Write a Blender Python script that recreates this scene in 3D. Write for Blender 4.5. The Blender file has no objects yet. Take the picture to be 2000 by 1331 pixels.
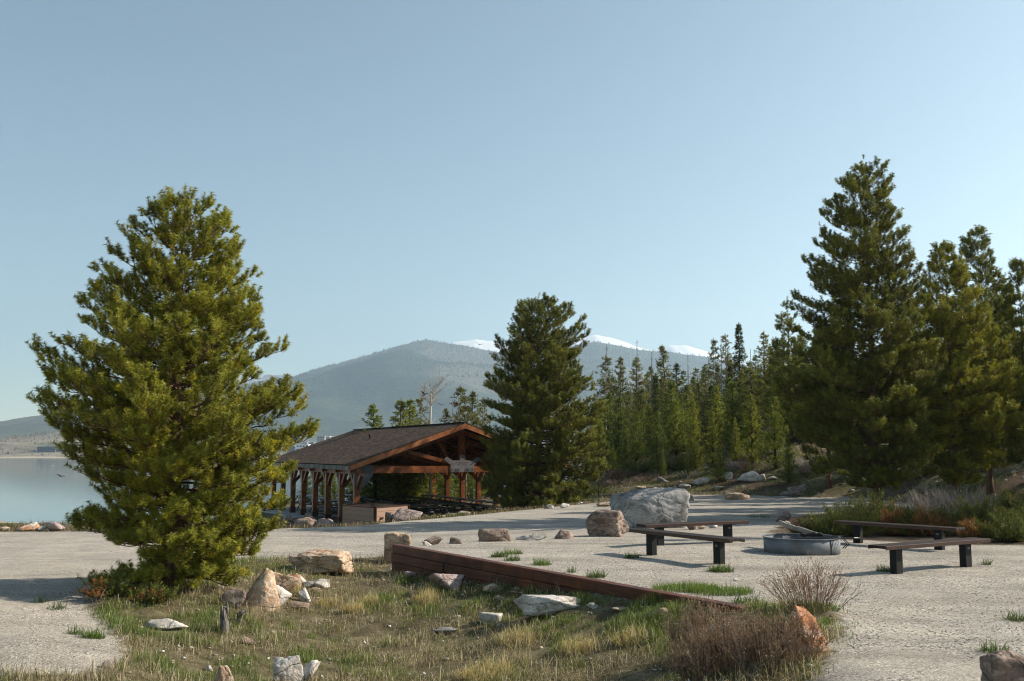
import bpy, bmesh, math, random
import numpy as np
from mathutils import Vector, Matrix, noise as mnoise
R = math.radians
scene = bpy.context.scene
# ---------------------------------------------------------------- camera
F = 1944.4; PITCH = R(6.35); CZ = 2.0
cam_d = bpy.data.cameras.new("camera"); cam_d.sensor_width = 36; cam_d.lens = 35
cam_d.clip_end = 60000; cam_d.clip_start = 0.1
cam = bpy.data.objects.new("camera", cam_d); scene.collection.objects.link(cam)
cam.location = (0, 0, CZ); cam.rotation_euler = (R(90) + PITCH, 0, 0)
scene.camera = cam
# ---------------------------------------------------------------- sky and sun
SUN_EL = R(33); SUN_AZ = R(10)          # azimuth: from +X turned towards +Y
world = bpy.data.worlds.new("World"); scene.world = world; world.use_nodes = True
wn = world.node_tree; wn.nodes.clear()
sky = wn.nodes.new('ShaderNodeTexSky'); sky.sky_type = 'NISHITA'; sky.sun_disc = False
sky.sun_elevation = SUN_EL; sky.sun_rotation = R(90) - SUN_AZ
sky.altitude = 2700; sky.air_density = 1.0; sky.dust_density = 2.2; sky.ozone_density = 1.6
bg = wn.nodes.new('ShaderNodeBackground'); bg.inputs['Strength'].default_value = 0.094
wo = wn.nodes.new('ShaderNodeOutputWorld')
tint = wn.nodes.new('ShaderNodeMix'); tint.data_type = 'RGBA'; tint.blend_type = 'MULTIPLY'; tint.inputs[0].default_value = 1
tint.inputs[7].default_value = (1.25, 1.16, .87, 1); wn.links.new(sky.outputs[0], tint.inputs[6]); wn.links.new(tint.outputs[2], bg.inputs[0])
wn.links.new(bg.outputs[0], wo.inputs[0])
sd = bpy.data.lights.new("sun", 'SUN'); sd.energy = 5.0; sd.angle = R(0.53); sd.color = (1.0, 0.90, 0.76)
sun = bpy.data.objects.new("sun", sd); scene.collection.objects.link(sun)
sv = Vector((math.cos(SUN_EL) * math.cos(SUN_AZ), math.cos(SUN_EL) * math.sin(SUN_AZ), math.sin(SUN_EL)))
sun.rotation_euler = (-sv).to_track_quat('-Z', 'Y').to_euler()
sun.location = sv * 60
vs = scene.view_settings; vs.view_transform = 'Standard'; vs.look = 'None'; vs.gamma = 1; vs.exposure = 0.86
scene.render.engine = 'CYCLES'
cy = scene.cycles
cy.max_bounces = 6; cy.diffuse_bounces = 3; cy.glossy_bounces = 3; cy.transmission_bounces = 3
cy.volume_bounces = 1; cy.transparent_max_bounces = 4; cy.use_denoising = True; cy.use_adaptive_sampling = True
cy.adaptive_threshold = 0.006; cy.filter_width = 1.1; cy.sample_clamp_indirect = 4
# ---------------------------------------------------------------- helpers
C = scene.collection
def P(px, py, z):
    u = (px - 1000) / F; v = (665.5 - py) / F
    dy = math.cos(PITCH) - math.sin(PITCH) * v; dz = math.sin(PITCH) + math.cos(PITCH) * v
    t = (z - CZ) / dz
    return Vector((u * t, dy * t, z))
def PY(px, py, Y):
    u = (px - 1000) / F; v = (665.5 - py) / F
    dy = math.cos(PITCH) - math.sin(PITCH) * v; dz = math.sin(PITCH) + math.cos(PITCH) * v
    t = Y / dy
    return Vector((u * t, Y, CZ + dz * t))
def sstep(x, a, b):
    t = np.clip((np.asarray(x, float) - a) / (b - a), 0, 1); return t * t * (3 - 2 * t)
def vnoise(x, y, seed=0):
    xi = np.floor(x).astype(np.int64); yi = np.floor(y).astype(np.int64); xf = x - xi; yf = y - yi
    def h(a, b):
        n = (a * 374761393 + b * 668265263 + seed * 1442695041) & 0xffffffff
        n = ((n ^ (n >> 13)) * 1274126177) & 0xffffffff
        return ((n ^ (n >> 16)) & 0xffff) / 65535.0
    u = xf * xf * (3 - 2 * xf); v = yf * yf * (3 - 2 * yf)
    return (h(xi, yi) * (1 - u) + h(xi + 1, yi) * u) * (1 - v) + (h(xi, yi + 1) * (1 - u) + h(xi + 1, yi + 1) * u) * v
def fbm(x, y, sc=1.0, oct=4, seed=0, gain=.5):
    s = 0; a = 1; t = 0
    for i in range(oct):
        s = s + a * (vnoise(x / sc + 17.3 * i, y / sc - 9.1 * i, seed + i) - .5); t += a; a *= gain; sc *= .5
    return s / t * 2
def tag(o, label=None, cat=None, group=None, kind=None):
    if label: o['label'] = label
    if cat: o['category'] = cat
    if group: o['group'] = group
    if kind: o['kind'] = kind
    return o
def link(o, parent=None):
    C.objects.link(o)
    if parent: o.parent = parent
    return o
def thing(name, label, cat, loc=(0, 0, 0), rz=0, group=None):
    o = bpy.data.objects.new(name, None); o.empty_display_size = .2; link(o)
    o.location = loc; o.rotation_euler = (0, 0, rz)
    return tag(o, label, cat, group)
def mesh_np(name, V, F_, mat, parent=None, col=None, smooth=False, tris=None):
    """V (n,3); F_ (m,k) index array; col (n,3)"""
    me = bpy.data.meshes.new(name)
    V = np.ascontiguousarray(V, np.float32)
    F_ = np.asarray(F_, np.int32); m, k = F_.shape
    me.vertices.add(len(V)); me.vertices.foreach_set('co', V.ravel())
    me.loops.add(m * k); me.loops.foreach_set('vertex_index', F_.ravel())
    me.polygons.add(m); me.polygons.foreach_set('loop_start', np.arange(0, m * k, k, dtype=np.int32))
    if smooth: me.polygons.foreach_set('use_smooth', np.ones(m, bool))
    if col is not None:
        a = me.attributes.new('Col', 'FLOAT_COLOR', 'POINT')
        a.data.foreach_set('color', np.c_[col, np.ones(len(col))].astype(np.float32).ravel())
    me.update(calc_edges=True)
    me.materials.append(mat)
    return link(bpy.data.objects.new(name, me), parent)
class MB:
    """collects shapes, links them as one mesh"""
    def __init__(s): s.V = []; s.F = []
    def add(s, verts, faces):
        o = len(s.V); s.V += [tuple(v) for v in verts]; s.F += [tuple(i + o for i in f) for f in faces]; return s
    def box(s, a, b, M=None):
        (x0, y0, z0), (x1, y1, z1) = a, b
        v = [Vector(p) for p in ((x0,y0,z0),(x1,y0,z0),(x1,y1,z0),(x0,y1,z0),(x0,y0,z1),(x1,y0,z1),(x1,y1,z1),(x0,y1,z1))]
        if M: v = [M @ p for p in v]
        return s.add(v, [(0,3,2,1),(4,5,6,7),(0,1,5,4),(1,2,6,5),(2,3,7,6),(3,0,4,7)])
    def beam(s, p, q, w, h, up=(0, 0, 1)):
        p = Vector(p); q = Vector(q); d = (q - p); L = d.length; d.normalize()
        sx = d.cross(Vector(up)); sx.normalize(); uz = sx.cross(d)
        M = Matrix((sx, d, uz)).transposed().to_4x4(); M.translation = p
        return s.box((-w/2, 0, -h/2), (w/2, L, h/2), M)
    def tube(s, pts, rad, n=8, cap=True):
        pts = [Vector(p) for p in pts]; o = len(s.V)
        for i, p in enumerate(pts):
            d = (pts[min(i+1, len(pts)-1)] - pts[max(i-1, 0)]).normalized()
            a = d.cross(Vector((0,0,1)) if abs(d.z) < .95 else Vector((1,0,0))).normalized(); b = d.cross(a)
            r = rad[i] if hasattr(rad, '__len__') else rad
            for k in range(n):
                t = 2*math.pi*k/n; s.V.append(tuple(p + (a*math.cos(t) + b*math.sin(t)) * r))
        for i in range(len(pts)-1):
            for k in range(n):
                k2 = (k+1) % n; s.F.append((o+i*n+k, o+i*n+k2, o+(i+1)*n+k2, o+(i+1)*n+k))
        if cap:
            s.F.append(tuple(o+k for k in range(n))[::-1]); s.F.append(tuple(o+(len(pts)-1)*n+k for k in range(n)))
        return s
    def build(s, name, mat, parent=None, smooth=False, bevel=0):
        me = bpy.data.meshes.new(name); me.from_pydata(s.V, [], s.F); me.materials.append(mat)
        if bevel:
            bm = bmesh.new(); bm.from_mesh(me)
            bmesh.ops.bevel(bm, geom=list(bm.edges), offset=bevel, segments=2, affect='EDGES', profile=.5, clamp_overlap=True)
            bm.to_mesh(me); bm.free()
        bm = bmesh.new(); bm.from_mesh(me); bmesh.ops.recalc_face_normals(bm, faces=bm.faces); bm.to_mesh(me); bm.free()
        if smooth:
            for p in me.polygons: p.use_smooth = True
        return link(bpy.data.objects.new(name, me), parent)
def copy_tree(o, parent=None, data=None):
    c = o.copy(); C.objects.link(c); c.parent = parent
    for ch in [x for x in o.children]: copy_tree(ch, c)
    return c
# ---------------------------------------------------------------- materials
class NT:
    def __init__(s, name):
        s.m = bpy.data.materials.new(name); s.m.use_nodes = True; s.t = s.m.node_tree; s.t.nodes.clear()
        s.out = s.t.nodes.new('ShaderNodeOutputMaterial')
    def n(s, ty, _o=0, _p=None, **kw):
        nd = s.t.nodes.new('ShaderNode' + ty)
        for k, v in (_p or {}).items(): setattr(nd, k, v)
        for k, v in kw.items():
            key = int(k[1:]) if k[0] == 'i' and k[1:].isdigit() else k.replace('_', ' ')
            if hasattr(v, 'is_linked') and hasattr(v, 'node'): s.t.links.new(v, nd.inputs[key])
            else: nd.inputs[key].default_value = v
        s.last = nd
        return nd.outputs[_o]
    def coord(s, kind='Object', scale=None):
        c = s.t.nodes.new('ShaderNodeTexCoord').outputs[kind]
        if scale: c = s.n('Mapping', Vector=c, Scale=scale)
        return c
    def pos(s, scale=None):
        c = s.t.nodes.new('ShaderNodeNewGeometry').outputs['Position']
        if scale: c = s.n('Mapping', Vector=c, Scale=scale)
        return c
    def noise(s, v, sc, det=5, rough=.55, dist=0, out=0):
        return s.n('TexNoise', _o=out, Vector=v, Scale=sc, Detail=det, Roughness=rough, Distortion=dist)
    def ramp(s, fac, stops, mode='LINEAR'):
        nd = s.t.nodes.new('ShaderNodeValToRGB'); cr = nd.color_ramp; cr.interpolation = mode
        while len(cr.elements) < len(stops): cr.elements.new(.5)
        for e, (p, c) in zip(cr.elements, stops):
            e.position = p; e.color = (*c, 1) if hasattr(c, '__len__') else (c, c, c, 1)
        s.t.links.new(fac, nd.inputs[0]); return nd.outputs[0]
    def mix(s, f, a, b, mode='MIX'):
        nd = s.t.nodes.new('ShaderNodeMix'); nd.data_type = 'RGBA'; nd.blend_type = mode
        for i, v in ((0, f), (6, a), (7, b)):
            if hasattr(v, 'is_linked') and hasattr(v, 'node'): s.t.links.new(v, nd.inputs[i])
            elif i == 0: nd.inputs[0].default_value = v
            else: nd.inputs[i].default_value = (*v, 1) if hasattr(v, '__len__') else (v, v, v, 1)
        return nd.outputs[2]
    def math(s, op, a, b=0.0, c=0.0): return s.n('Math', _p={'operation': op}, i0=a, i1=b, i2=c)
    def attr(s, name, out='Color'):
        nd = s.t.nodes.new('ShaderNodeAttribute'); nd.attribute_name = name; return nd.outputs[out]
    def bump(s, h, strength=.5, dist=.02, nrm=None):
        kw = dict(Height=h, Strength=strength, Distance=dist)
        if nrm is not None: kw['Normal'] = nrm
        return s.n('Bump', **kw)
    def rand(s): return s.t.nodes.new('ShaderNodeObjectInfo').outputs['Random']
    def surf(s, col, rough=.8, nrm=None, **kw):
        k = dict(Base_Color=col if hasattr(col, 'node') else (*col, 1), Roughness=rough)
        if nrm is not None: k['Normal'] = nrm
        k.update(kw)
        b = s.n('BsdfPrincipled', **k); s.t.links.new(b, s.out.inputs[0]); return s.m
def simple(name, c, rough=.6, metal=0, var=.15, sc=8, bump=.1, bd=.005, spec=.5):
    t = NT(name); v = t.coord()
    n = t.noise(v, sc)
    col = t.ramp(n, [(.3, [x*(1-var) for x in c]), (.7, [min(1, x*(1+var)) for x in c])])
    return t.surf(col, rough, t.bump(t.noise(v, sc*6), bump, bd), Metallic=metal, **{'Specular_IOR_Level': spec})
def foliage_mat(name, transl=.35, gain=1.0, rand=0.0, rough=.55):
    t = NT(name); c = t.attr('Col')
    if rand:
        r = t.rand()
        c = t.mix(1.0, c, t.ramp(r, [(0, (1-rand*.9, 1-rand*.75, 1-rand*.4)), (.5, (1, 1, 1)), (1, (1+rand, 1+rand*.6, 1-rand*.1))]), 'MULTIPLY')
    b = t.n('BsdfPrincipled', Base_Color=c, Roughness=rough, **{'Specular_IOR_Level': .3})
    tr = t.n('BsdfTranslucent', Color=t.mix(1.0, c, (1.15*gain, 1.15*gain, .5*gain), 'MULTIPLY'))
    mx = t.n('MixShader', i0=transl, i1=b, i2=tr)
    t.t.links.new(mx, t.out.inputs[0]); return t.m
def bark_mat(name, a, b, sc=6):
    t = NT(name); v = t.coord('Object', (3, 3, .6))
    n = t.noise(v, sc, 6, .65, .4); w = t.n('TexVoronoi', Vector=v, Scale=sc*1.8)
    col = t.ramp(n, [(.25, a), (.6, b), (.85, [x*1.5 for x in b])])
    return t.surf(col, .9, t.bump(t.mix(.5, n, w), .9, .02), **{'Specular_IOR_Level': .2})
def wood_mat(name, dark, light, axis=(1, 12, 12), rough=.45):
    t = NT(name); v = t.coord('Object', axis)
    n = t.noise(v, 1.6, 6, .6, .6); kn = t.noise(t.coord('Object'), 2.3, 3)
    col = t.ramp(n, [(.25, dark), (.55, [(d+l)/2 for d, l in zip(dark, light)]), (.8, light)])
    col = t.mix(t.ramp(kn, [(.35, 0), (.7, .8)]), col, dark)
    return t.surf(col, rough, t.bump(n, .25, .01), **{'Specular_IOR_Level': .3})
M = {}
M['bark'] = bark_mat('bark', (.035, .024, .018), (.16, .095, .06))
M['bark_dark'] = bark_mat('bark_dark', (.02, .015, .012), (.075, .05, .035))
M['bark_pale'] = bark_mat('bark_pale', (.28, .25, .21), (.5, .47, .42))
M['deadwood'] = bark_mat('deadwood', (.12, .1, .085), (.32, .28, .24))
M['needles'] = foliage_mat('needles', .24, 1.3)
M['needles_far'] = foliage_mat('needles_far', .26, 1.2, .32)
M['blades'] = foliage_mat('blades', .35, 1.0)
M['twigs'] = foliage_mat('twigs', .12, .8)
M['timber'] = wood_mat('timber', (.03, .011, .007), (.25, .07, .03), (1, 14, 14), .6)
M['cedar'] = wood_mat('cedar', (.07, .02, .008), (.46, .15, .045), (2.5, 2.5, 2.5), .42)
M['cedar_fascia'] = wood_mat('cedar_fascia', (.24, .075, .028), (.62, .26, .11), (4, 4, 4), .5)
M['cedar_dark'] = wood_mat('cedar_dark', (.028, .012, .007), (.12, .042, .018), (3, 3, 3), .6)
M['steel'] = simple('steel', (.15, .14, .147), .6, .1, .2, 3, .15)
M['steel_dark'] = simple('steel_dark', (.075, .08, .09), .55, .1, .3, 3, .15)
M['bolt'] = simple('bolt', (.03, .03, .035), .5, .5)
M['black_metal'] = simple('black_metal', (.012, .012, .013), .45, .2, .3)
M['bench_post'] = simple('bench_post', (.005, .0055, .0065), .6, .0, .25, 5, .1, .005, .25)
M['bench_seat'] = wood_mat('bench_seat', (.014, .008, .007), (.036, .021, .017), (2, 10, 10), .75)
M['bench_rail'] = wood_mat('bench_rail', (.035, .017, .012), (.085, .042, .03), (2, 10, 10), .4)
M['ring'] = None
def ring_mat():
    t = NT('galvanised_ring'); v = t.coord()
    n = t.noise(v, 3, 5); s = t.noise(t.coord('Object', (9, 9, .8)), 2, 4)
    col = t.ramp(n, [(.3, (.11, .122, .136)), (.7, (.19, .205, .225))])
    col = t.mix(t.ramp(s, [(.62, 0), (.75, .55)]), col, (.16, .09, .05))
    return t.surf(col, .7, t.bump(n, .2, .01), **{'Specular_IOR_Level': .25})
M['ring'] = ring_mat()
def composite_mat():
    t = NT('composite_boards'); v = t.coord()
    sep = t.n('SeparateXYZ', _o=2, Vector=v)
    fr = t.math('FRACT', t.math('MULTIPLY', sep, 5.0))
    gap = t.ramp(fr, [(0, 0), (.05, 1)])
    n = t.noise(t.coord('Object', (1, 1, 20)), 3, 4)
    col = t.ramp(n, [(.3, (.25, .16, .11)), (.7, (.34, .22, .16))])
    return t.surf(t.mix(gap, (.05, .03, .02), col), .75, t.bump(gap, .6, .02))
M['composite'] = composite_mat()
def shingle_mat():
    t = NT('shingles'); v = t.coord('Object')
    u = t.n('TexBrick', _o=0, _p={'offset': .5}, Vector=t.n('Mapping', Vector=v, Rotation=(0, 0, R(90))), Scale=1.0,
            Color1=(.2, .2, .2, 1), Color2=(.9, .9, .9, 1), Mortar=(0, 0, 0, 1), Mortar_Size=.018, Mortar_Smooth=.1, Bias=0.0, Brick_Width=.3, Row_Height=.135)
    n = t.noise(v, 2.2, 5); g = t.noise(v, 90, 2)
    c = t.ramp(u, [(0, (.018, .014, .012)), (.2, (.060, .042, .033)), (.55, (.092, .064, .048)), (.9, (.135, .094, .07))])
    c = t.mix(1.0, c, t.ramp(n, [(.3, .75), (.7, 1.2)]), 'MULTIPLY')
    c = t.mix(1.0, c, t.ramp(g, [(.3, .7), (.7, 1.25)]), 'MULTIPLY')
    return t.surf(c, 1.0, t.bump(u, .8, .015), **{'Specular_IOR_Level': .08})
M['shingles'] = shingle_mat()
def fascia_weathered():
    t = NT('weathered_eave'); v = t.coord('Object', (1, 1, 1))
    n = t.noise(v, 2.3, 5, .7, .8)
    return t.surf(t.ramp(n, [(.35, (.018, .014, .012)), (.5, (.07, .06, .055)), (.62, (.2, .2, .2)), (.72, (.5, .5, .5))]), .6, t.bump(n, .6, .03))
M['eave'] = fascia_weathered()
M['concrete'] = simple('concrete', (.36, .35, .33), .9, 0, .15, 1.5, .3, .01)
def rock_mat(name, stops, vein=(.55, .5, .45), veinamt=.5, sc=2.2, bd=.05):
    t = NT(name); v0 = t.coord('Object'); r = t.rand()
    v = t.n('VectorMath', _p={'operation': 'ADD'}, i0=v0, i1=t.n('CombineXYZ', X=t.math('MULTIPLY', r, 40.0), Y=t.math('MULTIPLY', r, 23.0), Z=0.0))
    n = t.noise(v, sc, 8, .62, .9)
    n2 = t.noise(v, sc*.45, 4, .5, .4)
    st = t.noise(t.n('Mapping', Vector=v, Rotation=(.5, .7, .3), Scale=(1, 1, 2.6)), sc*1.1, 7, .65, 1.2)
    col = t.ramp(n, stops)
    col = t.mix(t.ramp(st, [(.47, 0), (.53, veinamt), (.6, 0)]), col, vein)
    col = t.mix(1.0, col, t.ramp(n2, [(.3, .72), (.65, 1.12)]), 'MULTIPLY')
    sp = t.noise(v, sc*16, 4, .7)
    col = t.mix(1.0, col, t.ramp(sp, [(.3, .68), (.6, 1.12)]), 'MULTIPLY')
    cr = t.n('TexVoronoi', _p={'feature': 'DISTANCE_TO_EDGE'}, Vector=t.n('Mapping', Vector=t.mix(.25, v, t.noise(v, 3, 4, .6, 0, 1)), Scale=(1, 1.2, 1.7)), Scale=sc*.8)
    ck = t.ramp(cr, [(0, 0), (.035, 1)])
    col = t.mix(t.math('MULTIPLY', t.math('SUBTRACT', 1.0, ck), .55), col, (.05, .035, .025))
    h = t.math('ADD', t.math('MULTIPLY', n, 1.0), t.math('ADD', t.math('MULTIPLY', sp, .22), t.math('MULTIPLY', ck, .25)))
    return t.surf(col, .88, t.bump(h, .85, bd), **{'Specular_IOR_Level': .25})
M['rock_grey'] = rock_mat('rock_grey', [(.28, (.11, .095, .085)), (.42, (.19, .175, .165)), (.55, (.29, .28, .27)), (.7, (.40, .385, .365))], (.5, .49, .47), .35, 1.6)
M['rock_tan'] = rock_mat('rock_tan', [(.28, (.14, .085, .055)), (.45, (.38, .25, .16)), (.6, (.56, .40, .275)), (.75, (.66, .53, .40))], (.68, .62, .52), .4)
M['rock_orange'] = rock_mat('rock_orange', [(.3, (.17, .075, .045)), (.44, (.38, .16, .075)), (.53, (.55, .33, .2)), (.6, (.66, .56, .46)), (.75, (.74, .68, .6))], (.7, .64, .56), .6, 1.8)
M['rock_brown'] = rock_mat('rock_brown', [(.3, (.075, .052, .045)), (.5, (.19, .135, .11)), (.7, (.33, .25, .2))], (.5, .4, .33), .5)
M['rock_pink'] = rock_mat('rock_pink', [(.3, (.15, .1, .095)), (.5, (.33, .25, .235)), (.7, (.48, .4, .37))], (.6, .52, .48), .5)
M['rock_white'] = rock_mat('rock_white', [(.28, (.22, .19, .16)), (.42, (.48, .45, .41)), (.6, (.63, .6, .56)), (.75, (.74, .71, .66))], (.5, .35, .22), .35)
# ---------------------------------------------------------------- terrain
WA = P(765, 1063, .04); WB = P(1440, 1187, .02)         # the timber edging, top front line
ctrl = []
def cp(px, py, z): p = P(px, py, z); ctrl.append((p.x, p.y, z))
for q in ((-60,1120,-.32),(60,1060,-.3),(-200,1250,-.3),(120,1250,-.34),(200,1330,-.42),(0,1331,-.33),(180,1180,-.32),(230,1110,-.3),(0,1037,-.26),(250,1036,-.28),
          (540,1032,-.22),(700,1030,-.2),(560,1085,-.38),(740,1088,-.45),(330,1165,-.34),(420,1150,-.42),(500,1180,-.55),(620,1115,-.5),(762,1114,-.58),
          (900,1126,-.40),(1050,1148,-.27),(1200,1170,-.16),(1330,1188,-.08),(1440,1200,-.04),(300,1230,-.5),(420,1260,-.62),(560,1240,-.75),(300,1331,-.55),
          (500,1331,-.75),(700,1200,-.72),(800,1270,-.82),(900,1220,-.72),(1000,1300,-.74),(700,1331,-.85),(1050,1215,-.5),(1200,1220,-.38),(1150,1290,-.6),(1300,1290,-.42),(1400,1230,-.25),(1400,1320,-.35),(1560,1300,-.08)):
    cp(*q)
ctrl += [(0, 5, 0.1), (0, 0, .45), (-8, 5, 0), (8, 5, .2), (-3, 8, -.5), (1.5, 8, -.5), (-14, 0, .3), (14, 0, .4), (-25, 20, -.3), (-25, 30, -.3), (12, 20, 0), (12, 30, -.1), (4, 30, -.15)]
ctrl = np.array(ctrl, float)
def _tps(r2): return np.where(r2 > 1e-9, r2 * np.log(np.maximum(r2, 1e-9)) * .5, 0)
_n = len(ctrl); _K = _tps(((ctrl[:, None, :2] - ctrl[None, :, :2])**2).sum(-1)) + np.eye(_n) * .6
_A = np.zeros((_n+3, _n+3)); _A[:_n, :_n] = _K; _A[:_n, _n] = 1; _A[:_n, _n+1:] = ctrl[:, :2]; _A[_n, :_n] = 1; _A[_n+1:, :_n] = ctrl[:, :2].T
_w = np.linalg.solve(_A, np.r_[ctrl[:, 2], 0, 0, 0])
def zL(X, Y):
    Xc = np.clip(X, -26, 14); Yc = np.clip(Y, 0, 31)
    s = _w[_n] + _w[_n+1]*Xc + _w[_n+2]*Yc
    for i in range(_n): s = s + _w[i]*_tps((Xc-ctrl[i, 0])**2 + (Yc-ctrl[i, 1])**2)
    return s
EDX = np.array([-400, -16, -7, -4.5, -1.1, 4.1, 8.7, 12, 15.5, 17, 18, 20, 30, 300.])
EDY = np.array([28.4, 28.6, 29.2, 30, 35, 43, 49, 47.5, 45, 36, 30, 25, 18, 0.])
def edge_e(X, Y):
    best = np.full(np.shape(X), 1e9)
    for i in range(len(EDX)-1):
        ax, ay, bx, by = EDX[i], EDY[i], EDX[i+1], EDY[i+1]
        t = np.clip(((X-ax)*(bx-ax) + (Y-ay)*(by-ay)) / ((bx-ax)**2 + (by-ay)**2), 0, 1)
        best = np.minimum(best, np.hypot(X-ax-t*(bx-ax), Y-ay-t*(by-ay)))
    return np.where(Y > np.interp(X, EDX, EDY), best, -best)
_bq = [P(1560, 1331, 0), P(1600, 1285, 0), P(1635, 1240, 0), P(1640, 1205, 0), P(1560, 1185, 0)]
def xb(Y):
    return np.interp(Y, [8, _bq[0].y, _bq[1].y, _bq[2].y, _bq[3].y, WB.y-.25, WB.y, WA.y, 60], [2.6, _bq[0].x-.1, _bq[1].x-.1, _bq[2].x-.15, _bq[3].x-.3, WB.x+.5, WB.x+.05, WA.x+.1, WA.x+.1])
def ground_z(X, Y, detail=True):
    X = np.asarray(X, float); Y = np.asarray(Y, float)
    lo = zL(X, Y)
    up = -.12*sstep(Y, 22, 28) + .02*fbm(X, Y, 3, 2, 5)
    w = np.where(Y > WA.y, (Y-WA.y)*1.3 + .25, np.where(Y < WB.y, 1.1, .16))
    m = sstep((X - xb(Y))/w, -.3, 1.0)
    z = lo*(1-m) + up*m
    e = edge_e(X, Y); ec = np.maximum(e, 0); a = X/np.maximum(Y, 5)
    zb = -.2
    wl = 1 - sstep(a, -.34, -.24)                                # open lake side
    pav = np.interp(ec, [0, 4, 9, 30, 45, 110, 140, 400, 1e5], [0, -.45, -1.15, -1.3, -2.0, -9.3, -12, -14, -14]) + .0
    lake = np.interp(ec, [0, 4, 6, 20, 100, 140, 400, 1e5], [0, -.06, -.25, -2.0, -9.6, -12, -14, -14])
    fall = pav*(1-wl) + lake*wl
    bay = np.exp(-((X+62)**2/300 + (Y-108)**2/500)); fall = fall + bay*3.0*wl
    wr = sstep(a, .015, .12)
    far = sstep(Y, 170, 320)
    rise = (.35*sstep(ec, 0, 2.5) + .2*sstep(ec, 2, 6) + np.interp(ec, [0, 12, 30, 60, 130, 200, 400], [0, 1.75, 3.4, 5.4, 7.2, 7.5, -8]))*sstep(a, .02, .18)*(.72 + .5*sstep(a, .15, .30))
    rise = rise + .35*sstep(ec, 0, 5)*sstep(a, .30, .37)
    rise = rise*(1-far) - 10*far
    if detail: rise = rise + sstep(ec, 0, 3)*(.35*fbm(X, Y, 5, 4, 11) + .06*fbm(X, Y, .8, 3, 12))
    z = z + fall*(1-wr) + rise*wr
    z = z + np.where(e > 0, .1*fbm(X, Y, 2.5, 3, 31)*sstep(e, 0, 2), 0)
    if detail:
        g = grassmask(X, Y)
        z = z + g*(.10*fbm(X, Y, 1.1, 4, 3) + .02*fbm(X, Y, .25, 2, 4)) + (1-g)*.012*fbm(X, Y, .7, 3, 9)
    z = np.where(Y > 1640, np.maximum(z, -9.6 + np.minimum((Y-1640)*.02, 3)), z)
    return z
def poly_sd(X, Y, poly):
    poly = np.asarray(poly, float); X = np.asarray(X, float); Y = np.asarray(Y, float)
    inside = np.zeros(X.shape, bool); best = np.full(X.shape, 1e9); n = len(poly)
    for i in range(n):
        ax, ay = poly[i]; bx, by = poly[(i+1) % n]
        c = ((ay > Y) != (by > Y)) & (X < (bx-ax)*(Y-ay)/((by-ay) if by != ay else 1e-9) + ax); inside ^= c
        t = np.clip(((X-ax)*(bx-ax) + (Y-ay)*(by-ay)) / max((bx-ax)**2 + (by-ay)**2, 1e-9), 0, 1)
        best = np.minimum(best, np.hypot(X-ax-t*(bx-ax), Y-ay-t*(by-ay)))
    return np.where(inside, best, -best)
def wpoly(pts, z): return [tuple(P(a, b, z)[:2]) for a, b in pts]
GP = wpoly([(765,1080),(700,1083),(600,1084),(500,1090),(420,1098),(330,1108),(240,1128),(185,1160),(190,1190),(224,1218),(262,1264),(235,1290),(150,1315),(40,1326),(-60,1345)], -.36)
GP += [(-9, 6), (-8, 2), (2.2, 2), (2.5, 8)] + wpoly([(1560,1331),(1600,1290),(1640,1245),(1650,1205),(1600,1185),(1480,1183)], 0) + [(WB.x+.02, WB.y), (WA.x+.02, WA.y)]
BED = wpoly([(1500,1035),(1600,1046),(1700,1056),(1800,1062),(1900,1064),(2100,1068),(2300,1040),(2300,975),(1800,985),(1640,992),(1540,1004)], 0)
def grassmask(X, Y): return sstep(poly_sd(X, Y, GP), -.12, .12)
def axis_pts(segs):
    out = [segs[0][0]]
    for a, b, st in segs:
        n = max(1, int(round((b-a)/st))); out += list(np.linspace(a, b, n+1)[1:])
    return np.array(out)
gx = axis_pts([(-9000, -2000, 1000), (-2000, -400, 200), (-400, -100, 30), (-100, -30, 4), (-30, -11, .6), (-11, 7, .12), (7, 14, .3), (14, 45, .7), (45, 120, 5), (120, 500, 40), (500, 2000, 250), (2000, 9000, 1000)])
gy = axis_pts([(-60, 0, 10), (0, 9, .8), (9, 24, .12), (24, 32, .3), (32, 62, .7), (62, 130, 1.5), (130, 200, 7), (200, 600, 40), (600, 1600, 200), (1600, 1760, 20), (1760, 3000, 150), (3000, 10000, 1000)])
GX, GY = np.meshgrid(gx, gy); _sh = GX.shape
GZ = ground_z(GX.ravel(), GY.ravel()).reshape(_sh)
ny, nx = _sh
idx = np.arange(nx*ny).reshape(ny, nx)
quads = np.stack([idx[:-1, :-1], idx[:-1, 1:], idx[1:, 1:], idx[1:, :-1]], -1).reshape(-1, 4)
VX = np.c_[GX.ravel(), GY.ravel(), GZ.ravel()]
E_ = edge_e(VX[:, 0], VX[:, 1]); G_ = poly_sd(VX[:, 0], VX[:, 1], GP); B_ = poly_sd(VX[:, 0], VX[:, 1], BED)
_ns = .25*fbm(VX[:, 0], VX[:, 1], .9, 3, 77)
soft = np.clip(np.maximum(np.maximum(G_, B_), np.minimum(E_, 8)) / .5 * .5 + .5 + _ns*.8, 0, 1)      # 0 gravel .. 1 soil
hillw = sstep(E_, 0, 2)*sstep(VX[:, 0]/np.maximum(VX[:, 1], 5), .03, .1)
bedw = sstep(B_, -.1, .3)
colA = np.c_[soft, hillw, bedw]
dzdx = np.gradient(GZ, gx, axis=1); dzdy = np.gradient(GZ, gy, axis=0)
NRM = np.stack([-dzdx, -dzdy, np.ones(_sh)], -1).reshape(-1, 3); NRM /= np.linalg.norm(NRM, axis=1)[:, None]
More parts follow.
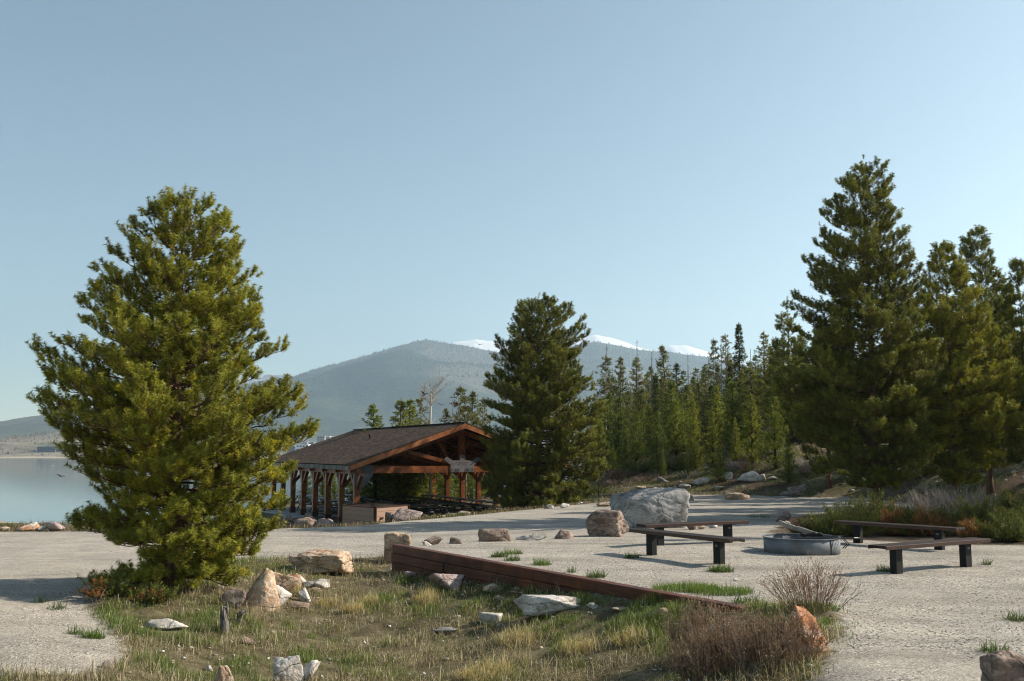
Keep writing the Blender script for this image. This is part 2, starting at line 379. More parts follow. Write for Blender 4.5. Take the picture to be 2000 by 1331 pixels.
def ground_mat():
    t = NT('gravel_and_soil'); p = t.pos()
    a = t.n('SeparateColor', _o=0, Color=t.attr('Col')); sep = t.last
    soft, hill, bed = sep.outputs[0], sep.outputs[1], sep.outputs[2]
    # gravel: pebbles of several sizes and stone colours
    w = t.mix(.02, p, t.noise(p, 14, 2, .5, 0, 1))
    v1 = t.n('TexVoronoi', _o=1, Vector=w, Scale=58.0); d1 = t.last.outputs[0]
    v2 = t.n('TexVoronoi', _o=1, Vector=w, Scale=115.0); d2 = t.last.outputs[0]
    bw1 = t.n('SeparateColor', _o=0, Color=v1); bw2 = t.n('SeparateColor', _o=0, Color=v2)
    st = [(0, (.05, .048, .05)), (.16, (.13, .122, .118)), (.35, (.225, .202, .175)), (.6, (.36, .322, .275)), (.85, (.52, .475, .41)), (1, (.78, .73, .66))]
    g1 = t.ramp(bw1, st); g2 = t.ramp(bw2, [(0, (.12, .112, .105)), (.5, (.31, .278, .235)), (1, (.57, .515, .44))])
    big = t.noise(p, .55, 5, .6); mid = t.noise(p, 2.4, 5, .6)
    sand = t.ramp(t.noise(p, 160, 3, .7), [(.3, (.31, .268, .21)), (.7, (.44, .385, .305))])
    gr = t.mix(t.ramp(mid, [(.42, .15), (.6, .8)]), g2, g1)
    gr = t.mix(t.ramp(big, [(.5, 0), (.68, .4)]), gr, sand)
    gr = t.mix(1.0, gr, t.ramp(t.noise(p, 1.1, 4, .55), [(.3, .84), (.7, 1.1)]), 'MULTIPLY')
    trk = t.noise(t.n('Mapping', Vector=p, Rotation=(0, 0, .12), Scale=(.10, .9, 1)), 1.3, 5, .6, .3)
    gr = t.mix(1.0, gr, t.ramp(trk, [(.34, .76), (.5, 1.0), (.66, 1.1)]), 'MULTIPLY')
    gr = t.mix(t.ramp(t.noise(p, .9, 6, .7, .5), [(.6, 0), (.72, .45)]), gr, (.17, .145, .115))
    # soil under the grass
    sn = t.noise(p, 3.0, 7, .65); sf = t.noise(p, 26, 6, .75)
    so = t.ramp(sn, [(.3, (.045, .034, .02)), (.5, (.10, .082, .045)), (.65, (.17, .14, .085))])
    so = t.mix(1.0, so, t.ramp(sf, [(.3, .45), (.7, 1.6)]), 'MULTIPLY')
    # hillside: brown needles litter, pale dry grass, moss green
    hn = t.noise(p, .33, 6, .62, .6); hf = t.noise(p, 7, 8, .75); h2 = t.noise(p, .8, 5, .6)
    ho = t.ramp(hn, [(.36, (.06, .038, .026)), (.47, (.115, .078, .052)), (.53, (.10, .10, .035)), (.64, (.17, .16, .07))])
    ho = t.mix(t.ramp(h2, [(.56, 0), (.68, .8)]), ho, (.27, .225, .15))
    ho = t.mix(1.0, ho, t.ramp(hf, [(.34, .2), (.5, .8), (.7, 1.5)]), 'MULTIPLY')
    soil = t.mix(hill, so, ho)
    soil = t.mix(bed, soil, t.mix(1.0, (.09, .062, .042), t.ramp(sf, [(.3, .4), (.7, 1.8)]), 'MULTIPLY'))
    en = t.math('ADD', soft, t.math('MULTIPLY', t.math('SUBTRACT', t.noise(p, 5, 6, .75), .5), 1.1))
    f = t.ramp(en, [(.42, 0), (.58, 1)])
    col = t.mix(f, gr, soil)
    sand_z = t.n('SeparateXYZ', _o=2, Vector=p)
    col = t.mix(t.ramp(t.math('MULTIPLY', t.math('ADD', sand_z, 9.3), .2), [(.6, .9), (1.0, 0)]), col, (.42, .36, .27))
    hgt = t.mix(f, t.mix(.45, bw1, bw2), t.math('MULTIPLY', sf, 2.2))
    b1 = t.bump(hgt, .45, .006)
    b2 = t.bump(t.noise(p, 3.5, 4, .5), .35, .05, b1)
    return t.surf(col, .95, b2, **{'Specular_IOR_Level': .15})
M['ground'] = ground_mat()
fc = VX[quads].mean(1)
fe = edge_e(fc[:, 0], fc[:, 1]); fg = poly_sd(fc[:, 0], fc[:, 1], GP); fb = poly_sd(fc[:, 0], fc[:, 1], BED)
isgravel = (fe < 0) & (fg < 0) & (fb < 0) & (np.abs(fc[:, 0]) < 60) & (fc[:, 1] > -5)
ishill = (fe >= 0) & (fc[:, 0] > fc[:, 1]*.05) & (fc[:, 1] < 260) & (fc[:, 0] < 300)
def ground_piece(name, sel):
    q = quads[sel]; used, inv = np.unique(q.ravel(), return_inverse=True)
    o = mesh_np(name, VX[used], inv.reshape(-1, 4), M['ground'], None, colA[used], True)
    o.data.normals_split_custom_set_from_vertices(NRM[used].tolist())
    return tag(o, kind='structure')
tag(ground_piece('gravel_road', isgravel), 'pale gravel road and picnic area crossing from the left to the benches')
tag(ground_piece('hillside', ishill), 'brown and green rocky slope rising to the forest on the right')
tag(ground_piece('ground', ~isgravel & ~ishill), 'grass and soil ground around the gravel')
# fast lookup of terrain height
def gz(x, y): return float(ground_z(np.array([x]), np.array([y]))[0])
def G(px, py, z0=0.0):
    """pixel -> point on the terrain, by marching along the sight line"""
    a = PY(px, py, 1.0); o = Vector((0, 0, CZ)); d = a - o
    ts = np.concatenate([np.arange(8, 60, .15), np.arange(60, 200, 1.0)])
    X = d.x*ts; Y = d.y*ts; Z = CZ + d.z*ts; g = ground_z(X, Y)
    k = np.argmax(Z < g)
    if not (Z < g).any(): k = len(ts)-1
    t = ts[k]; return Vector((X[k], Y[k], g[k]))
# ---------------------------------------------------------------- water
def water_mat():
    t = NT('lake_water'); p = t.pos((1, 1, 1))
    n = t.noise(t.pos((.12, .5, 1)), 1.0, 4, .5)
    return t.surf((.035, .075, .095), .07, t.bump(n, .06, .3), **{'Specular_IOR_Level': .5})
M['water'] = water_mat()
lake = MB().add([(-6000, 90, -9.0), (2500, 90, -9.0), (2500, 1720, -9.0), (-6000, 1720, -9.0)], [(0, 1, 2, 3)]).build('lake', M['water'])
tag(lake, 'calm blue grey lake water', kind='structure')
# ---------------------------------------------------------------- mountains
def land_mat(name, stops, sc, snow=None, patch=None):
    t = NT(name); p = t.pos()
    n = t.noise(p, sc, 8, .65, .5); f = t.noise(p, sc*14, 5, .8); q = t.noise(p, sc*.45, 4, .5)
    col = t.ramp(n, stops)
    if patch: col = t.mix(t.ramp(q, [(.54, 0), (.62, .75)]), col, patch)
    col = t.mix(1.0, col, t.ramp(f, [(.3, .45), (.7, 1.5)]), 'MULTIPLY')
    if snow:
        z0, z1, hard = snow
        z = t.n('SeparateXYZ', _o=2, Vector=p)
        h = t.math('DIVIDE', t.math('SUBTRACT', z, float(z0)), float(z1-z0))
        h = t.math('ADD', h, t.math('MULTIPLY', t.math('SUBTRACT', t.noise(p, sc*5, 7, .7), .5), hard))
        col = t.mix(t.ramp(h, [(.45, 0), (.55, 1)]), col, (.86, .88, .9))
    return t.surf(col, .95, t.bump(t.math('ADD', n, t.math('MULTIPLY', f, .15)), .5, .12/sc), **{'Specular_IOR_Level': .05})
def range_(name, label, pts, D, depth, mat, amp=.06, base=-8.0, seed=0, nx=260, nr=46, wig=3.0, shape=1.15, sc=None, leaf=0):
    xs = np.linspace(pts[0][0], pts[-1][0], nx)
    ys = np.interp(xs, [p[0] for p in pts], [p[1] for p in pts])
    W = np.array([PY(a, b, D)[:] for a, b in zip(xs, ys)])
    X0 = W[:, 0]; Zc = W[:, 2]
    Zc = Zc + wig*fbm(X0, X0*0+seed, abs(X0[-1]-X0[0])/40, 5, seed)
    sc = sc or depth*.35
    T = np.r_[np.linspace(0, 1, nr), np.linspace(1, 1.6, 8)[1:]]
    V = []
    for t_ in T:
        Y = D - depth + depth*t_ + 0*X0
        g = t_**shape if t_ <= 1 else 1 - (t_-1)*.8
        nzz = fbm(X0, Y, sc, 6, seed+5)
        fade = 4*t_*(1-t_) if t_ <= 1 else 0
        Z = base + (Zc-base)*g + (Zc-base)*amp*nzz*fade*2
        # stay under the sight line to the crest
        V.append(np.c_[X0*(1-(1-t_)*.0), Y, Z])
    V = np.concatenate(V); ny_ = len(T); id_ = np.arange(nx*ny_).reshape(ny_, nx)
    Q = np.stack([id_[:-1, :-1], id_[:-1, 1:], id_[1:, 1:], id_[1:, :-1]], -1).reshape(-1, 4)
    o = mesh_np(name, V, Q, mat, None, None, True)
    tag(o, label, kind='structure')
    return W, V.reshape(ny_, nx, 3)
M['far_forest'] = land_mat('far_forest', [(.35, (.022, .036, .030)), (.55, (.045, .065, .045)), (.7, (.10, .105, .075))], .0022, (720, 1000, 1.5), (.15, .14, .11))
M['snow_range'] = land_mat('snow_range', [(.4, (.12, .12, .12)), (.6, (.25, .25, .25))], .0016, (560, 960, 2.6))
M['far_hill'] = land_mat('far_hill', [(.35, (.045, .055, .04)), (.6, (.11, .105, .07))], .0025, None, (.2, .17, .12))
M['shore_hill'] = land_mat('shore_hill', [(.35, (.10, .095, .065)), (.5, (.20, .17, .125)), (.65, (.29, .25, .18))], .008, None, (.09, .10, .06))
range_('snow_mountains', 'snow covered mountain ridge behind the forested mountain',
       [(380,790),(440,750),(505,735),(530,731),(560,733),(592,738),(640,745),(760,740),(840,700),(885,668),(930,664),(975,668),(1040,672),(1100,664),(1150,655),(1165,653),(1200,661),(1240,676),(1275,684),(1310,674),(1340,674),(1385,690),(1440,704),(1540,730),(1750,760),(2100,800)], 9300, 2600, M['snow_range'], .09, seed=3, wig=16)
MW, MV = range_('forested_mountain', 'hazy blue mountain covered in forest with thin snow patches near its top',
       [(-300,846),(0,843),(60,840),(130,832),(250,806),(380,778),(470,760),(520,748),(560,741),(592,734),(640,718),(700,701),(760,683),(790,672),(812,666),(835,664),(870,669),(905,674),(950,684),(1010,690),(1080,684),(1130,672),(1160,668),(1200,676),(1250,684),(1300,688),(1360,697),(1420,706),(1520,725),(1700,752),(2000,790),(2300,820)], 6600, 3000, M['far_forest'], .15, seed=8, wig=12, nx=420, nr=80, shape=1.0)
range_('far_hills', 'pale blue hills beyond the lake at the left edge',
       [(-500,850),(-200,842),(0,835),(30,828),(60,818),(90,811),(125,812),(160,806),(220,812),(300,838),(380,860),(480,876)], 4600, 1600, M['far_hill'], .12, seed=14, wig=5, nx=160, nr=30)
SW, SV = range_('shore_hill', 'tan wooded hillside on the far shore of the lake',
       [(-900,870),(-300,862),(0,859),(40,855),(90,846),(150,838),(220,838),(300,846),(420,856),(520,866),(620,870),(700,868),(900,866),(1200,868),(1500,872)], 2450, 760, M['shore_hill'], .10, base=-8.6, seed=21, wig=1.2, nx=240, nr=40, shape=1.2)
# trees scattered over the far land: cones a few metres high
def spikes(name, label, pos, h, w, col, mat):
    n = len(pos); k = 5; a = np.linspace(0, 2*np.pi, k, endpoint=False)
    rng = np.random.default_rng(5)
    V = np.zeros((n, k+1, 3), np.float32)
    rr = w[:, None]*(.75+.5*rng.random((n, k)))
    V[:, :k, 0] = pos[:, None, 0] + rr*np.cos(a); V[:, :k, 1] = pos[:, None, 1] + rr*np.sin(a); V[:, :k, 2] = pos[:, None, 2] + h[:, None]*.12
    V[:, k] = pos; V[:, k, 2] += h
    f = np.array([[i, (i+1) % k, k] for i in range(k)]); F_ = (np.arange(n)[:, None, None]*(k+1) + f).reshape(-1, 3)
    return tag(mesh_np(name, V.reshape(-1, 3), F_, mat, None, np.repeat(col, k+1, 0)), label, kind='stuff')
rng = np.random.default_rng(11)
M['spike'] = foliage_mat('distant_trees', .0, 1, 0, .9)
def on_grid(V, n, t0, t1, gamma=1.0):
    ny_, nx_, _ = V.shape; u = rng.random(n)*(nx_-1.01); r = (t0 + (t1-t0)*rng.random(n)**gamma)*(ny_-8)
    i = r.astype(int); j = u.astype(int); a = (r-i)[:, None]; b = (u-j)[:, None]
    return (V[i, j]*(1-b) + V[i, j+1]*b)*(1-a) + (V[i+1, j]*(1-b) + V[i+1, j+1]*b)*a
p = on_grid(MV, 26000, .35, 1.0, .7); hh = 9 + 10*rng.random(len(p))
spikes('mountain_forest', 'distant conifers covering the hazy mountain', p, hh, hh*.22, np.array([.03, .045, .035])*(.6+.9*rng.random((len(p), 1))), M['spike'])
p = on_grid(SV, 5000, .12, 1.0, .8); p = p[p[:, 0] < 150]; hh = 3 + 4.5*rng.random(len(p)); kk = (rng.random(len(p)) < .35)[:, None]
spikes('shore_woods', 'bare aspens and small conifers scattered on the far shore', p, hh, hh*.25, np.where(kk, [[.05, .065, .045]], [[.14, .12, .095]])*(.7+.6*rng.random((len(p), 1))), M['spike'])
# ---------------------------------------------------------------- foliage building blocks
def unit(v): return v / np.maximum(np.linalg.norm(v, axis=-1, keepdims=True), 1e-9)
def tufts(pos, dirs, length, needle, width, K, rng, col, spread=.85, fwd=1.0):
    """bottle-brush tufts of K thin needles each -> V, F, C"""
    N = len(pos); dirs = unit(dirs)
    a = unit(np.cross(dirs, rng.normal(size=(N, 3)))); b = np.cross(dirs, a)
    s = rng.random((N, K)); th = rng.random((N, K))*2*np.pi
    fw = fwd*(.35 + .5*rng.random((N, K))); fw[:, :2] = 1.6
    rad = (np.cos(th)[..., None]*a[:, None] + np.sin(th)[..., None]*b[:, None])
    nd = unit(dirs[:, None]*fw[..., None] + rad*spread)
    base = pos[:, None] + dirs[:, None]*(s*length[:, None])[..., None]
    nl = needle[:, None]*(.7 + .5*rng.random((N, K)))
    side = unit(np.cross(nd, rng.normal(size=(N, K, 3))))*(width[:, None]*.5)[..., None]
    V = np.stack([base - side, base + side, base + nd*nl[..., None]], 2).reshape(-1, 3)
    F_ = np.arange(N*K*3).reshape(-1, 3)
    c = np.repeat(col, K*3, 0)
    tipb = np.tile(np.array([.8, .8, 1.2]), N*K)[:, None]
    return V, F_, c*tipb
class Geo:
    def __init__(s): s.V = []; s.F = []; s.C = []; s.n = 0
    def add(s, V, F_, C_):
        s.V.append(V); s.F.append(F_ + s.n); s.C.append(C_); s.n += len(V)
    def build(s, name, mat, parent=None): return mesh_np(name, np.concatenate(s.V), np.concatenate(s.F), mat, parent, np.concatenate(s.C))
def bez(p0, p1, p2, t): t = np.asarray(t)[:, None]; return p0*(1-t)**2 + 2*p1*t*(1-t) + p2*t*t
def pine(name, label, cat, base, prof, seed, nl=150, trunk_r=.16, spacing=.1, K=22, nlen=.065, wid=.008, green=((.03, .05, .010), (.44, .42, .052)), group=None,
         low=None, lean=(0, 0), barkm='bark', fill=1.0, topbias=.5, twl=.5, yellow=.25, extra=(), blen=.22, lobe=(.80, .34)):
    """prof: list of (height, left extent, right extent) in metres from the trunk axis"""
    rng = np.random.default_rng(seed); random.seed(seed)
    prof = sorted(prof); hs = [p[0] for p in prof]; Ls = [p[1] for p in prof]; Rs = [p[2] for p in prof]
    H = hs[-1]; h0 = hs[0] if low is None else low
    root = thing(name, label, cat, base, 0, group)
    def axis(h): k = max(h, 0)/H; return np.array([lean[0]*k**1.4, lean[1]*k**1.4, h])
    wood = MB()
    hh = np.linspace(-.15, H*.97, 16)
    tr = [axis(h) + np.array([.02*math.sin(h*3+seed), .02*math.cos(h*2.3), 0])*(h > 0) for h in hh]
    wood.tube([Vector(p) for p in tr], [trunk_r*(1.35 if h < .1 else 1.0)*max(.05, (1-h/H)**1.25) for h in hh], 10)
    limbs = MB(); pos = []; dr = []; lim_id = []
    cand = []; h = hs[0]; w = 0
    pitch_ = (hs[-1]-hs[0])/max(8, nl/7.5)
    while h < H*.985:
        k = h/H; nb = 8 if k < .75 else 6
        for j in range(nb):
            ht = h + rng.normal()*pitch_*.45; ht = min(max(ht, hs[0]), H*.985)
            phi = (w*2.399 + j*2*np.pi/nb + rng.normal()*.22) % (2*np.pi)
            L = np.interp(ht, hs, Ls); Rr = np.interp(ht, hs, Rs)
            lob = lobe[0] + lobe[1]*float(vnoise(np.array([math.cos(phi)*1.6+9+seed]), np.array([ht*1.1+math.sin(phi)*1.6]), seed+3)[0])
            r = ((L+Rr)/2 + (Rr-L)/2*math.cos(phi))*min(1.03, lob*rng.uniform(.9, 1.06))
            if rng.random() < .22: r *= rng.uniform(.45, .8)
            cand.append((ht, phi, max(r, .1), ht/H))
        h += pitch_; w += 1
    for ex in extra: cand.append((ex[0], ex[1], ex[2], ex[0]/H))
    bl = blen
    for ht, phi, r, k in cand:
        rise = r*(.02 + .55*k**1.5)*rng.uniform(.7, 1.3)
        hb = max(.2 + .05*rng.random(), ht - rise)
        ax0 = axis(hb); ax = axis(ht); d = np.array([math.cos(phi), math.sin(phi), 0])
        p0 = ax0; p2 = ax*[1, 1, 0] + d*r + [0, 0, ht]
        p1 = ax0 + d*r*.62 + [0, 0, (ht-hb)*.2 - .05*r]
        Ll = np.linalg.norm(p2-p0); n = max(4, int(Ll/.16)); ts = np.linspace(0, 1, n)
        pts = bez(p0, p1, p2, ts); pts[1:-1] += rng.normal(size=(n-2, 3))*.02*Ll**.5
        rb = trunk_r*.17*(Ll/2.4)**.6*(1-.55*k)
        limbs.tube(pts, list(np.maximum(rb*(1-ts)**.8, .004)), 5, False)
        tang = unit(np.gradient(pts, axis=0))
        m = int(max(3, Ll/(bl*.52)*fill))
        for q in range(m):
            t_ = .15 + .85*((q+rng.random())/m)**.75; f = t_*(n-1); j = min(int(f), n-2)
            bp = pts[j]*(1-(f-j)) + pts[j+1]*(f-j); tg = tang[j]
            sidev = unit(np.cross(tg, [0, 0, 1]))*(1 if q % 2 else -1)
            tl = twl*(.3+.7*rng.random())*(1.15-.8*t_)*min(1, Ll*.6+.3)
            dv = unit(tg*rng.uniform(.4, 1.0) + sidev*rng.uniform(.15, 1.1) + np.array([0, 0, rng.uniform(-.1, .7)]))
            e = bp + dv*tl; limbs.tube([bp, bp+dv*tl*.5, e], [.008, .006, .003], 3, False)
            nbr = 1 + int(tl/(bl*.85))
            for u in range(nbr):
                base_ = bp + dv*tl*(1-u/max(nbr, 1)*.85); up = rng.uniform(.35, 1.3)
                pos.append(base_[None]); dr.append(unit(dv*.75 + np.array([0, 0, up]) + (rng.normal(size=3)*.38 if u else rng.normal(size=3)*.2))[None])
        for u in range(3):
            pos.append((pts[-1] + rng.normal(size=3)*[.05, .05, .02])[None]); dr.append(unit(tang[-1]*.8 + [0, 0, .8] + rng.normal(size=3)*.35)[None])
    for u in range(7):
        pos.append((axis(H*(.995-.03*u)))[None]-[0, 0, .0]); dr.append(np.array([[rng.normal()*.25, rng.normal()*.25, 1.]]))
    pos = np.concatenate(pos); dr = np.concatenate(dr)
    keep = pos[:, 2] > .03; pos = pos[keep]; dr = dr[keep]
    N = len(pos); g = Geo()
    cl = vnoise(pos[:, 0]*1.7+pos[:, 1]*1.1+seed, pos[:, 2]*1.7+pos[:, 1], seed)
    mixv = np.clip(.4*cl + .5*rng.random(N) + .05, 0, 1)[:, None]
    lo, hi = np.array(green[0]), np.array(green[1]); col = lo*(1-mixv) + hi*mixv
    yl = rng.random(N) < yellow*.3; col[yl] = col[yl]*[1.35, 1.15, .9]
    L_ = bl*(.6+.75*rng.random(N))
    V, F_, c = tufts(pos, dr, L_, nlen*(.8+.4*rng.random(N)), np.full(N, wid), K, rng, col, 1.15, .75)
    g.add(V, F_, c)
    br = rng.random(N) < .12                      # brown cones and dead needles behind some shoots
    V, F_, c = tufts(pos[br], dr[br], L_[br]*.3, np.full(br.sum(), nlen*.5), np.full(br.sum(), wid*1.3), 8, rng, np.tile([.20, .10, .04], (br.sum(), 1)))
    g.add(V, F_, c)
    wood.add(limbs.V, limbs.F).build('trunk', M[barkm], root, True)
    g.build('crown', M['needles'], root)
    import sys; sys.stderr.write('%s tufts %d\n' % (label[:30], N))
    return root
def prof_px(base, cx, rows, Y=None, pad=0):
    """silhouette rows (y, xl, xr) in photo pixels -> (height, left, right) metres at the tree's distance"""
    Y = Y or base.y; out = []
    for y, xl, xr in rows:
        z = PY(cx, y, Y).z; x0 = PY(cx, y, Y).x
        out.append((max(.02, z-base.z), max(.05, x0-PY(xl, y, Y).x), max(.05, PY(xr, y, Y).x-x0)))
    return out
# ---------------------------------------------------------------- the three big pines and their neighbours
b1 = G(332, 1150); b1 = Vector((b1.x, b1.y, gz(b1.x, b1.y)))
pr = prof_px(b1, 345, [(378,338,366),(404,312,405),(424,290,428),(450,262,432),(490,228,452),(520,214,472),(555,190,480),(580,165,496),(610,150,486),(645,120,496),(665,88,548),(690,68,530),(702,66,495),(735,62,490),(748,64,555),(756,68,590),(770,74,592),(815,82,606),(845,118,598),(870,138,580),(905,152,562),(931,178,552),(950,218,546),(985,238,542),(1005,205,535),(1025,158,544),(1045,190,530),(1060,235,512),(1072,300,500),(1090,318,488),(1118,318,478),(1140,215,470),(1155,190,462),(1172,225,440)])
pine('pine_tree', 'large bushy pine beside the gravel on the left, its needles glowing yellow green', 'pine tree', b1, pr, 7, 330, .2, .13, 84, .074, .0105, topbias=.4, blen=.17, twl=.55, fill=.85)
b2 = Vector((PY(1052, 986, 46).x, 46, 0)); b2.z = gz(b2.x, b2.y)
pr = prof_px(b2, 1058, [(582,1045,1072),(592,1030,1100),(610,1010,1135),(635,992,1155),(655,975,1158),(670,958,1150),(700,962,1135),(730,968,1150),(755,945,1165),(775,938,1172),(800,975,1182),(830,962,1188),(860,950,1190),(900,945,1186),(930,942,1182),(960,950,1175),(985,965,1160),(998,985,1140)])
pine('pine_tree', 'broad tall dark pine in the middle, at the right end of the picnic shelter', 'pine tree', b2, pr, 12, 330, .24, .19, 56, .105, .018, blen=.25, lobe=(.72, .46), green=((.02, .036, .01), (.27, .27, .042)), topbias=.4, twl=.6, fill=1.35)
b3 = Vector((PY(1714, 1000, 32).x, 32, 0)); b3.z = gz(b3.x, b3.y)
pr = prof_px(b3, 1714, [(308,1708,1724),(325,1696,1745),(350,1675,1765),(375,1655,1762),(410,1628,1760),(440,1620,1815),(480,1622,1822),(500,1600,1802),(540,1585,1800),(580,1570,1810),(600,1512,1815),(640,1560,1835),(680,1570,1850),(720,1545,1850),(760,1540,1850),(800,1535,1850),(840,1550,1840),(880,1580,1830),(905,1600,1810),(930,1640,1790),(950,1665,1770)])
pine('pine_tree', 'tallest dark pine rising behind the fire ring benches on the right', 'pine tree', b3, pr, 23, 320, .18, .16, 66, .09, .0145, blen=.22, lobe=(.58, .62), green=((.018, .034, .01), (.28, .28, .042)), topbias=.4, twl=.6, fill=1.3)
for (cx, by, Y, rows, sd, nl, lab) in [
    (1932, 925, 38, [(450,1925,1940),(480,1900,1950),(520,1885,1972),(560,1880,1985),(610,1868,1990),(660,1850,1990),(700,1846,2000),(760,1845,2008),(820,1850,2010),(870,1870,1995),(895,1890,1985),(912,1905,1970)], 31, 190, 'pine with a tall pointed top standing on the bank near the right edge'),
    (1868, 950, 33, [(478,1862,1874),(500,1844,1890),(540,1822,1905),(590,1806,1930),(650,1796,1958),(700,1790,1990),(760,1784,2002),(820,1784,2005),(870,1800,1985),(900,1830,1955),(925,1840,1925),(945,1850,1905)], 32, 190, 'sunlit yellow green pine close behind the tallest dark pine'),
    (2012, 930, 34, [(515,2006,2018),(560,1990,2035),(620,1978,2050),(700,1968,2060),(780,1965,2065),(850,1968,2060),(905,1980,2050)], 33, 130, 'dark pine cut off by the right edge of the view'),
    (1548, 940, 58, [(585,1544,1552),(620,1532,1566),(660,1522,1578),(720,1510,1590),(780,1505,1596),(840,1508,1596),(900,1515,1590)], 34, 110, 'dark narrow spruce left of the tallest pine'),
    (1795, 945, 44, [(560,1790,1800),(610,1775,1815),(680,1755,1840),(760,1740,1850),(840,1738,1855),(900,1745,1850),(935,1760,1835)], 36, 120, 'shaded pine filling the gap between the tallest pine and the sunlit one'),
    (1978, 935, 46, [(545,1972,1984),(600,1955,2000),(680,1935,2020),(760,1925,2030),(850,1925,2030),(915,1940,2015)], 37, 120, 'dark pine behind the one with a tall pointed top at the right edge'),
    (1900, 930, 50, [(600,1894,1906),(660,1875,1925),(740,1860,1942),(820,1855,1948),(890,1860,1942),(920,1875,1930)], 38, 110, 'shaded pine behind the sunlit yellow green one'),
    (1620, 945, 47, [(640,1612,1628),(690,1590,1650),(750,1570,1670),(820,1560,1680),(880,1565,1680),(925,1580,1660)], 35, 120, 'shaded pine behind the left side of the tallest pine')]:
    b = PY(cx, by, Y); b.z = gz(b.x, b.y)
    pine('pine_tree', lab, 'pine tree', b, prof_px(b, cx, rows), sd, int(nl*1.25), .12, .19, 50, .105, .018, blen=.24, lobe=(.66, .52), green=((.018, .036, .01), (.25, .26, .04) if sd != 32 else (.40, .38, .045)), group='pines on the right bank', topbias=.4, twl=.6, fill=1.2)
# ---------------------------------------------------------------- forest: a few models, many copies
def cone_tree(kind, seed, H=8.0):
    rng = np.random.default_rng(seed)
    wood = MB(); lean = rng.normal()*.15
    wood.tube([(0, 0, -.3), (lean*.3, 0, H*.5), (lean, 0, H*.98)], [.13, .08, .015], 6)
    br = MB(); pos = []; dr = []; sz = []
    if kind == 'young':   hb, rmax, nw, pw = .02, 1.75, 42, .8
    elif kind == 'spruce': hb, rmax, nw, pw = .03, 1.4, 50, .9
    elif kind == 'tall':  hb, rmax, nw, pw = .12, 1.5, 40, .7
    else:                 hb, rmax, nw, pw = .45, 1.0, 22, .45
    for w in range(nw):
        k = hb + (1-hb)*(w+rng.random()*.6)/nw; h = k*H; kk = (1-k)/(1-hb)
        rm = rmax*max(.05, kk**pw)*(1 if kind != 'tall' else min(1, (k-hb)*5+.35))
        for j in range(rng.integers(4, 7)):
            phi = rng.random()*6.283; r = rm*rng.uniform(.55, 1.12)
            if kind in ('tall', 'sparse') and rng.random() < .25: continue
            up = {'young': .55, 'spruce': -.05, 'tall': .3, 'sparse': .25}[kind]*r
            d = np.array([math.cos(phi), math.sin(phi), 0]); c = np.array([lean*k, 0, h])
            e = c + d*r + [0, 0, up]; m = max(2, int(r/.16))
            t = (np.arange(m)+rng.random(m)*.6+.3)/m
            pp = c + (e-c)*t[:, None]; pp = np.repeat(pp, 2, 0) + rng.normal(size=(2*m, 3))*.10*min(1, r)
            pos.append(pp); dr.append(np.repeat([d*.9 + [0, 0, .5 if kind != 'spruce' else .05]], 2*m, 0) + rng.normal(size=(2*m, 3))*.45)
            if kind != 'young' or w % 3 == 0: br.tube([c, e], [.022, .006], 3, False)
    pos.append(np.array([[lean, 0, H-.1*i] for i in range(6)])); dr.append(np.tile([0, 0, 1.], (6, 1)))
    pos = np.concatenate(pos); dr = np.concatenate(dr); N = len(pos)
    hue = {'young': ((.05, .08, .015), (.30, .33, .05)), 'spruce': ((.02, .038, .015), (.08, .11, .03)), 'tall': ((.06, .08, .018), (.26, .26, .05)), 'sparse': ((.05, .07, .02), (.2, .2, .055))}[kind]
    mv = rng.random((N, 1)); col = np.array(hue[0])*(1-mv) + np.array(hue[1])*mv
    br_ = rng.random(N) < (.10 if kind in ('tall', 'sparse') else .03); col[br_] = [.15, .095, .05]
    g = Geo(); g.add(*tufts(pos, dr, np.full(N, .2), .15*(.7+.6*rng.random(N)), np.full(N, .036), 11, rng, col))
    return wood, br, g
TPL = {}
def tree_template(kind, seed):
    wood, br, g = cone_tree(kind, seed)
    root = thing({'young': 'young_pine', 'spruce': 'spruce_tree', 'tall': 'forest_pine', 'sparse': 'sparse_pine'}[kind], '', 'tree')
    wood.add(br.V, br.F).build('trunk', M['bark_dark'] if kind != 'sparse' else M['deadwood'], root, True)
    g.build('crown', M['needles_far'], root)
    return root
KINDS = [('young', 101), ('young', 102), ('young', 103), ('spruce', 104), ('spruce', 105), ('tall', 106), ('tall', 107), ('tall', 108), ('sparse', 109), ('sparse', 110)]
USED = {}
LABS = {'young': 'bright bushy young pine with branches down to the ground on the forest slope', 'spruce': 'dark pointed spruce among the trees of the hillside forest',
        'tall': 'full pine with a bare lower trunk crowded in the hillside forest', 'sparse': 'thin pine with foliage only in its upper half in the hillside forest'}
def put_tree(ki, x, y, h, label=None, wf=1.0, group='trees of the hillside forest', rz=None):
    key = KINDS[ki]
    if key not in TPL: TPL[key] = tree_template(*key); r = TPL[key]
    else: r = copy_tree(TPL[key])
    s = h/8.0; r.location = (x, y, gz(x, y)-.05); r.scale = (s*wf, s*wf, s)
    r.rotation_euler = (0, 0, random.random()*6.28 if rz is None else rz)
    r['label'] = label or LABS[key[0]]; r['group'] = group; r['category'] = 'tree'
    if not group and 'group' in r: del r['group']
    return r
random.seed(4)
SKX = [1165, 1185, 1215, 1240, 1262, 1285, 1300, 1330, 1360, 1390, 1420, 1450, 1480, 1500, 1530, 1560, 1620, 1700, 2100]
SKY = [760, 712, 722, 705, 728, 712, 700, 712, 700, 690, 676, 690, 682, 668, 650, 640, 650, 680, 650]
placed = []
def free(x, y, d):
    return all((x-a)**2 + (y-b)**2 > d*d for a, b in placed)
